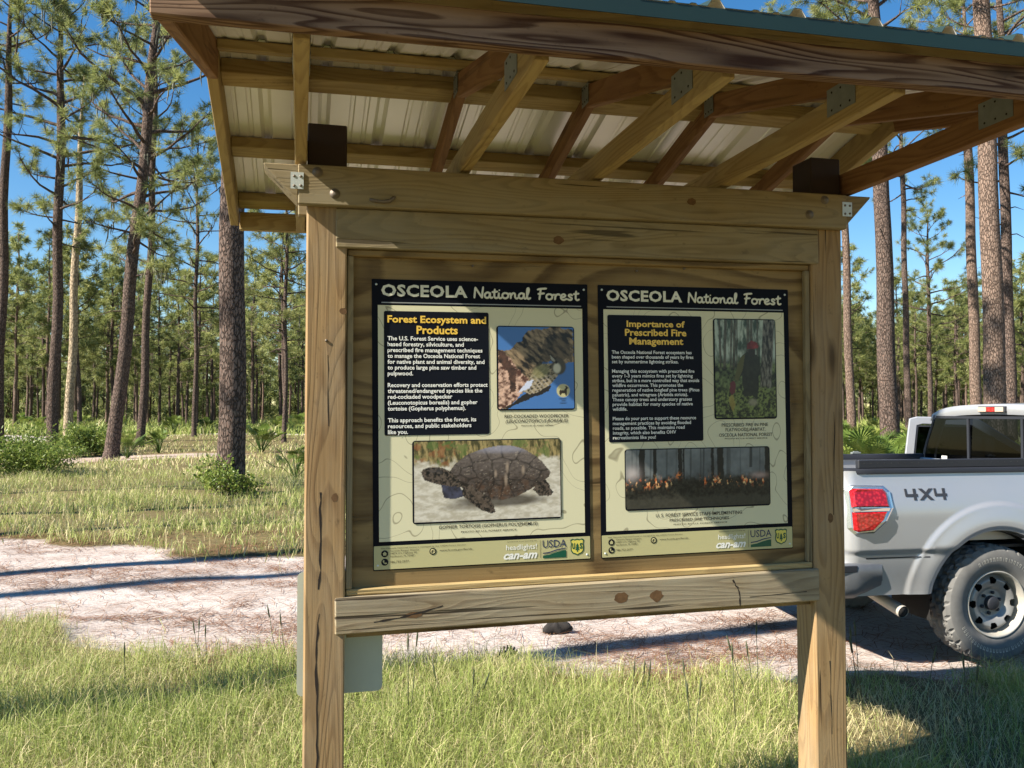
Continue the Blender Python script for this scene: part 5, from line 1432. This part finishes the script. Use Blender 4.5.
# --- shrubs and palmettos
def leafy(name, label, x, y, w, h, n, seed, lw=.03, ll=.07, group=None, stems=9, cat='shrub', tint=(.3, .9), z0=.0, dense=1.0):
    r = np.random.default_rng(seed); rr = random.Random(seed)
    o = empty(name, (x, y, gz1(x, y))); tag(o, label, cat, group)
    m = MB(); tips = []
    for i in range(stems):
        a = rr.uniform(0, 6.28); q = rr.random() ** .6
        e = Vector((math.cos(a) * w * .5 * q, math.sin(a) * w * .5 * q, h * (1 - .45 * q * q) * rr.uniform(.65, 1.0)))
        b = Vector((math.cos(a) * w * .10 * q, math.sin(a) * w * .1 * q, -.05)); mid = b.lerp(e, .5) + Vector((rr.gauss(0, .05*w), rr.gauss(0, .05*w), .08*h))
        m.tube([b, mid, e], [.012, .009, .003], 4, cap=False)
        for k in range(14):
            f = rr.uniform(.22, 1.0); tips.append(tuple(b.lerp(mid, f * 2) if f < .5 else mid.lerp(e, f * 2 - 1)))
    m.build('stem', M['bark'], o)
    T = np.array(tips); N = n
    c = T[r.integers(0, len(T), N)] + r.normal(0, 1, (N, 3)) * np.array([w * .075, w * .075, h * .085])
    c[:, 2] = np.maximum(c[:, 2], .02)
    d = unit(r.normal(size=(N, 3)) + np.array([0, 0, .35])); sd = unit(np.cross(d, r.normal(size=(N, 3))))
    L = ll * r.uniform(.6, 1.3, N); W = lw * r.uniform(.6, 1.3, N)
    V = np.stack([c - d * L[:, None] * .5, c + sd * W[:, None] * .5, c + d * L[:, None] * .5, c - sd * W[:, None] * .5], 1).reshape(-1, 3)
    me = np_mesh('foliage', V, [np.arange(N * 4).reshape(-1, 4)], {'tint': np.repeat(np.clip(r.uniform(*tint, N), 0, 1), 4)})
    f = link_mesh('foliage', me, M['shrub'], o)
    return o
def palmetto_meshes(seed, nf=11, h=1.0):
    r = random.Random(seed); m = MB(); V = []; F = []; T = []
    for i in range(nf):
        a = r.uniform(0, 6.28); q = r.uniform(.1, .75)
        tip = Vector((math.cos(a) * q * h, math.sin(a) * q * h, h * (1.0 - .7 * q * q) * r.uniform(.55, .95)))
        m.tube([(0, 0, -.03), tip * .55 + Vector((0, 0, .1 * h)), tip], [.012, .009, .007], 4, cap=False)
        out = (Vector((math.cos(a), math.sin(a), .55 + r.uniform(-.3, .6)))).normalized()
        side = out.cross(Vector((0, 0, 1))).normalized(); up = side.cross(out)
        R = h * r.uniform(.22, .34); nl = 17; tn = r.uniform(.2, .8)
        for k in range(nl):
            b = (k / (nl - 1) - .5) * 2 * 2.15
            d = (out * math.cos(b) + side * math.sin(b) + up * (.18 * math.cos(b * .7))).normalized()
            w = up.cross(d).normalized() * .016 * h
            e = tip + d * R * (1 - .12 * abs(b)) + Vector((0, 0, -.06 * R))
            mid = tip + d * R * .55
            n0 = len(V); V += [tuple(tip), tuple(mid - w), tuple(e), tuple(mid + w)]
            F.append((n0, n0+1, n0+2, n0+3)); T += [min(1, max(0, tn + r.uniform(-.15, .15)))] * 4
    st = bpy.data.meshes.new('stem'); st.from_pydata(m.v, [], m.f); st.update(); st.materials.append(M['shrub'])
    fm = np_mesh('fronds', np.array(V), [np.array(F)], {'tint': np.array(T)}); fm.materials.append(M['shrub'])
    return st, fm
PAL = [palmetto_meshes(40 + i, 22 + 2 * i) for i in range(4)]
def palmetto(x, y, s, label, i, group=None):
    o = empty('saw_palmetto', (x, y, gz1(x, y)), i * 1.7); o.scale = (s, s, s); tag(o, label, 'palmetto', group)
    for nm, me in zip(('stem', 'fronds'), PAL[i % 4]):
        c = bpy.data.objects.new(nm, me); COL.objects.link(c); c.parent = o
x, y = at(30, 22.5); leafy('shrub', 'wide fine leaved green shrub at the left edge in front of the palmettos', x, y, 3.2, 1.25, 9000, 50, .035, .10, None, 16)
x, y = at(222, 17.0); leafy('vine_bush', 'leafy vine bush around the foot of the thick pine trunk', x, y, 1.5, .85, 1500, 51, .045, .075, None, 10, 'bush')
x, y = at(246, 16.8); leafy('shrub', 'low leafy shrub right at the foot of the thick trunk', x, y, 1.0, .5, 600, 52, .045, .075)
x, y = at(92, 37); leafy('shrub', 'dark green rounded shrub under the pale dead trunk', x, y, 2.6, 1.7, 6000, 53, .06, .14, None, 12)
for i, (px, Y, s_, lab) in enumerate(((128, 34, 1.15, 'large saw palmetto in front of the leaning pine'), (78, 40, 1.1, 'saw palmetto left of the dark rounded shrub'), (160, 38, 1.0, 'saw palmetto beside the slim pine'), (262, 36, 1.2, 'small saw palmetto just right of the thick pine trunk'),
        (296, 22, .85, 'small saw palmetto in the grass by the left kiosk post'))):
    x, y = at(px, Y); palmetto(x, y, s_, lab, i)
for i, (px, Y) in enumerate(((852, 17), (868, 19), (885, 16.5), (902, 18), (845, 22), (860, 25), (878, 23), (893, 26), (915, 21), (935, 18), (950, 24), (985, 20), (1010, 22), (1030, 19), (840, 31), (870, 33), (905, 32), (960, 33), (830, 26), (815, 21))):
    x, y = at(px, Y); palmetto(x, y, 1.0 + .35 * rf.random(), 'saw palmetto in the thicket behind the truck', i + 1, 'palmettos behind the truck')
for i, (px, Y) in enumerate(((40, 62), (75, 70), (175, 66), (205, 72), (240, 64), (280, 70), (300, 60), (20, 75), (120, 72), (845, 48), (880, 52), (925, 46), (960, 55), (1000, 50))):
    x, y = at(px, Y); palmetto(x, y, 1.2 + .4 * rf.random(), 'saw palmetto at the edge of the far stand', i, 'palmettos at the far stand')

# --- grass
def blades(x, y, z, h, w, lean, tint, r, stiff=.35):
    N = len(x); a = r.uniform(0, 2*PI, N); bx = np.cos(a); by = np.sin(a)
    wa = r.uniform(0, 2*PI, N); wx = np.cos(wa) * w * .5; wy = np.sin(wa) * w * .5
    l1 = lean * h * .28; l2 = lean * h
    z2 = z + h * np.sqrt(np.clip(1 - (lean * .75)**2, .1, 1))
    p0 = np.stack([x - wx, y - wy, z - .01], 1); p1 = np.stack([x + wx, y + wy, z - .01], 1)
    p2 = np.stack([x + bx*l1 - wx*.8, y + by*l1 - wy*.8, z + h*.55], 1); p3 = np.stack([x + bx*l1 + wx*.8, y + by*l1 + wy*.8, z + h*.55], 1)
    p4 = np.stack([x + bx*l2, y + by*l2, z2], 1)
    V = np.stack([p0, p1, p2, p3, p4], 1).reshape(-1, 3)
    b = (np.arange(N) * 5)[:, None]
    Q = b + np.array([[0, 1, 3, 2]]); T = b + np.array([[2, 3, 4]])
    return V, Q, T, np.repeat(tint, 5)
def grass_patch(name, label, n, xf, ylo, yhi, hgt, wid, seed, sandcut=.35, power=1.0, straw=.25, keep=None):
    r = np.random.default_rng(seed)
    y = ylo + (yhi - ylo) * r.random(n) ** power; x = xf(y, r.random(n))
    # clumps
    ci = vnoise2(x, y, 2.6, seed + 1) * .6 + vnoise2(x, y, .8, seed + 2) * .4
    ok = (sand_mask(x, y) + r.normal(0, .24, n) < sandcut) & (r.random(n) < np.clip(.35 + 2.6 * (ci - .40), .05, 1))
    if keep is not None: ok &= keep(x, y, r)
    x = x[ok]; y = y[ok]; ci = ci[ok]; N = len(x)
    h = hgt * r.uniform(.35, 1.35, N) * (.40 + 1.2 * ci); tall = r.random(N) < .02; h = np.where(tall, h * 1.7, h)
    lean = np.clip(r.normal(.78, .42, N), .03, 1.5)
    tint = np.clip(.28 + .30 * vnoise2(x, y, .7, seed + 5) + r.normal(0, .12, N) + np.where(r.random(N) < straw, r.uniform(.3, .7, N), 0), 0, 1)
    V, Q, T, tt = blades(x, y, gz(x, y), h, wid * r.uniform(.6, 1.3, N), lean, tint, r)
    me = np_mesh(name, V, [Q, T], {'tint': tt})
    o = link_mesh(name, me, M['grass'])
    tag(o, label, 'grass', kind='stuff')
    return o
wedge = lambda m: (lambda y, u: (u * 2 - 1) * (m * y + .8))
grass_patch('lawn_grass', 'fine green grass around the kiosk posts in front of the sand track', 200000, wedge(.66), 2.4, 7.9, .145, .0034, 61, .42, .9, .22,
            lambda x, y, r: y < np.interp(x, NEAR_X, NEAR_Y) + .6)
grass_patch('meadow_grass', 'green and straw coloured grass beyond the sand track', 140000, wedge(.68), 9.0, 24, .185, .009, 62, .30, 1.0, .36, lambda x, y, r: ~((np.abs(x - 5) < 3.2) & (y < 9.5)))
grass_patch('clearing_grass', 'pale dry grass across the clearing', 90000, wedge(.70), 23, 60, .17, .026, 63, .20, 1.0, .5)
grass_patch('forest_undergrowth', 'bright low undergrowth under the far pines', 70000, wedge(.72), 56, 130, .75, .09, 64, .45, 1.0, .10)
def thatch():
    r = np.random.default_rng(71); n = 60000
    y = 2.6 + 5.4 * r.random(n); x = (r.random(n) * 2 - 1) * (.66 * y + .8)
    ok = (sand_mask(x, y) + r.normal(0, .15, n) < .6) & (r.random(n) < np.clip((vnoise2(x, y, 1.3, 72) - .35) * 3.5, .05, 1)); x = x[ok]; y = y[ok]; N = len(x)
    V, Q, T, tt = blades(x, y, gz(x, y) + .012 + .03 * r.random(N), r.uniform(.05, .15, N) * .8, .0028 * r.uniform(.6, 1.3, N), r.uniform(1.0, 1.9, N), np.clip(r.normal(.82, .15, N), .45, 1), r)
    o = link_mesh('dead_thatch', np_mesh('dead_thatch', V, [Q, T], {'tint': tt}), M['grass']); tag(o, 'dry straw coloured dead thatch between the green grass blades', 'dead grass', kind='stuff')
thatch()
# a few taller weeds with dark seed heads
def weeds():
    r = random.Random(9); m = MB()
    for (px, py, h) in ((285, 660, .32), (210, 655, .22), (560, 690, .0), (747, 700, .36), (640, 700, .20), (410, 735, .42), (690, 745, .34), (860, 720, .45), (905, 735, .4), (735, 735, .42), (455, 720, .26), (120, 690, .3), (960, 745, .4)):
        if h == 0: continue
        Yd = 1.7 * 858.9 / (py - 412); X, Y_ = at(px, Yd); z = gz1(X, Y_)
        for k in range(r.choice((1, 2, 3))):
            dx, dy = r.gauss(0, .06), r.gauss(0, .05); b = Vector((X + r.gauss(0, .03), Y_ + r.gauss(0, .03), z))
            t1 = b + Vector((dx, dy, h * r.uniform(.8, 1.15)))
            m.tube([b, b.lerp(t1, .5) + Vector((dx * .2, 0, .01)), t1], [.0028, .0024, .0018], 4)
            m.tube([t1 - Vector((0, 0, .03)), t1 + Vector((dx * .1, 0, .02)), t1 + Vector((dx * .2, dy * .1, .06))], [.003, .006, .002], 5)
    o = m.build('weed_stalks', M['weed']); tag(o, 'thin dark weed stalks with seed heads standing in the near grass', 'weeds', kind='stuff')
M['weed'] = plain('dark_weed', (.05, .06, .025), .8, 0, .4)
weeds()
# pine needles strewn on the sand
def litter():
    r = np.random.default_rng(77); n = 105000
    y = 5.2 + 7.2 * r.random(n) ** 1.2; x = (r.random(n) * 2 - 1) * (.68 * y + .6)
    cl = vnoise2(x, y * 2.2, .9, 78) * .6 + vnoise2(x, y * 1.5, 2.6, 79) * .4
    yn = np.interp(x, NEAR_X, NEAR_Y)
    ok = (r.random(n) < np.clip((cl - .47) * 2.0, .10, .45)) & (y > yn - .5)
    x = x[ok]; y = y[ok]; N = len(x); a = r.normal(.35, .9, N); L = r.uniform(.06, .15, N); w = .0017 * (1 + (y - 5) * .12)
    dx = np.cos(a) * L; dy = np.sin(a) * L; nx = -np.sin(a) * w; ny = np.cos(a) * w; bend = r.normal(0, .02, N)
    z = gz(x, y) + .006 + r.random(N) * .012
    mid = np.stack([x - np.sin(a) * bend, y + np.cos(a) * bend, z + .006], 1)
    off = np.stack([nx, ny, np.zeros(N)], 1); dd = np.stack([dx, dy, np.zeros(N)], 1)
    p = mid
    e0 = np.stack([x, y, z], 1) - dd; e1 = np.stack([x, y, z], 1) + dd
    V = np.stack([e0 - off, e0 + off, p + off, p - off, e1 + off, e1 - off], 1).reshape(-1, 3)
    b = (np.arange(N) * 6)[:, None]
    F = np.concatenate([b + np.array([[0, 1, 2, 3]]), b + np.array([[3, 2, 4, 5]])])
    me = np_mesh('needle_litter', V, [F], {'tint': np.repeat(r.uniform(0, 1, N), 6)})
    o = link_mesh('needle_litter', me, M['litter']); tag(o, 'reddish brown pine needles scattered over the sand track', 'pine needles', kind='stuff')
litter()
# small things lying on the sand
def lump(name, label, cat, px, py, rx, ry, rz_, mat, seed, yaw=0.0):
    r = random.Random(seed); Yd = 1.7 * 858.9 / (py - 412); X, Y_ = at(px, Yd)
    m = MB(); 
    def fn(u, v):
        k = 1 + .22 * math.sin(3*u + seed) * math.sin(2*v + 1) + .12 * math.sin(7*u + 2*v)
        return (rx * k * math.cos(u) * math.cos(v), ry * k * math.sin(u) * math.cos(v), rz_ * (.55 + k * math.sin(v)))
    m.grid(fn, np.linspace(0, 2*PI, 25), np.linspace(-1.2, PI/2, 11), 0, True)
    o = m.build(name, M[mat]); o.location = (X, Y_, gz1(X, Y_) + .005); o.rotation_euler = (0, 0, yaw); tag(o, label, cat)
M['charred'] = plain('charred_wood', (.022, .018, .015), .9, 0, .5)
M['cone'] = plain('dry_pine_cone', (.10, .06, .035), .9, 0, .5, .2, 0, 40)
lump('wood_chunk', 'dark lump of burnt wood on the sand just under the lower kiosk beam', 'wood chunk', 556, 627, .115, .07, .055, 'charred', 3, .3)
def cone(px, py, label, yaw):
    Yd = 1.7 * 858.9 / (py - 412); X, Y_ = at(px, Yd)
    m = MB(); r = random.Random(int(px))
    m.tube([(-.07, 0, .035), (0, 0, .04), (.07, 0, .03)], [.012, .026, .01], 8)
    for i in range(60):
        t_ = i / 60; a = i * 2.4; rr_ = .028 + .022 * math.sin(t_ * PI); x0 = -.07 + .14 * t_
        c = Vector((x0, math.cos(a) * rr_ * .5, .037 + math.sin(a) * rr_ * .5)); e = Vector((x0 + .015, math.cos(a) * rr_ * 1.25, .037 + math.sin(a) * rr_ * 1.25))
        s = Vector((0, -math.sin(a), math.cos(a))) * .011
        m.add([c - s * .5, c + s * .5, e + s, e - s], [(0, 1, 2, 3)])
    o = m.build('pine_cone', M['cone']); o.location = (X, Y_, gz1(X, Y_)); o.rotation_euler = (0, 0, yaw); tag(o, label, 'pine cone')
cone(506, 655, 'open brown pine cone lying where the sand meets the grass', .5)
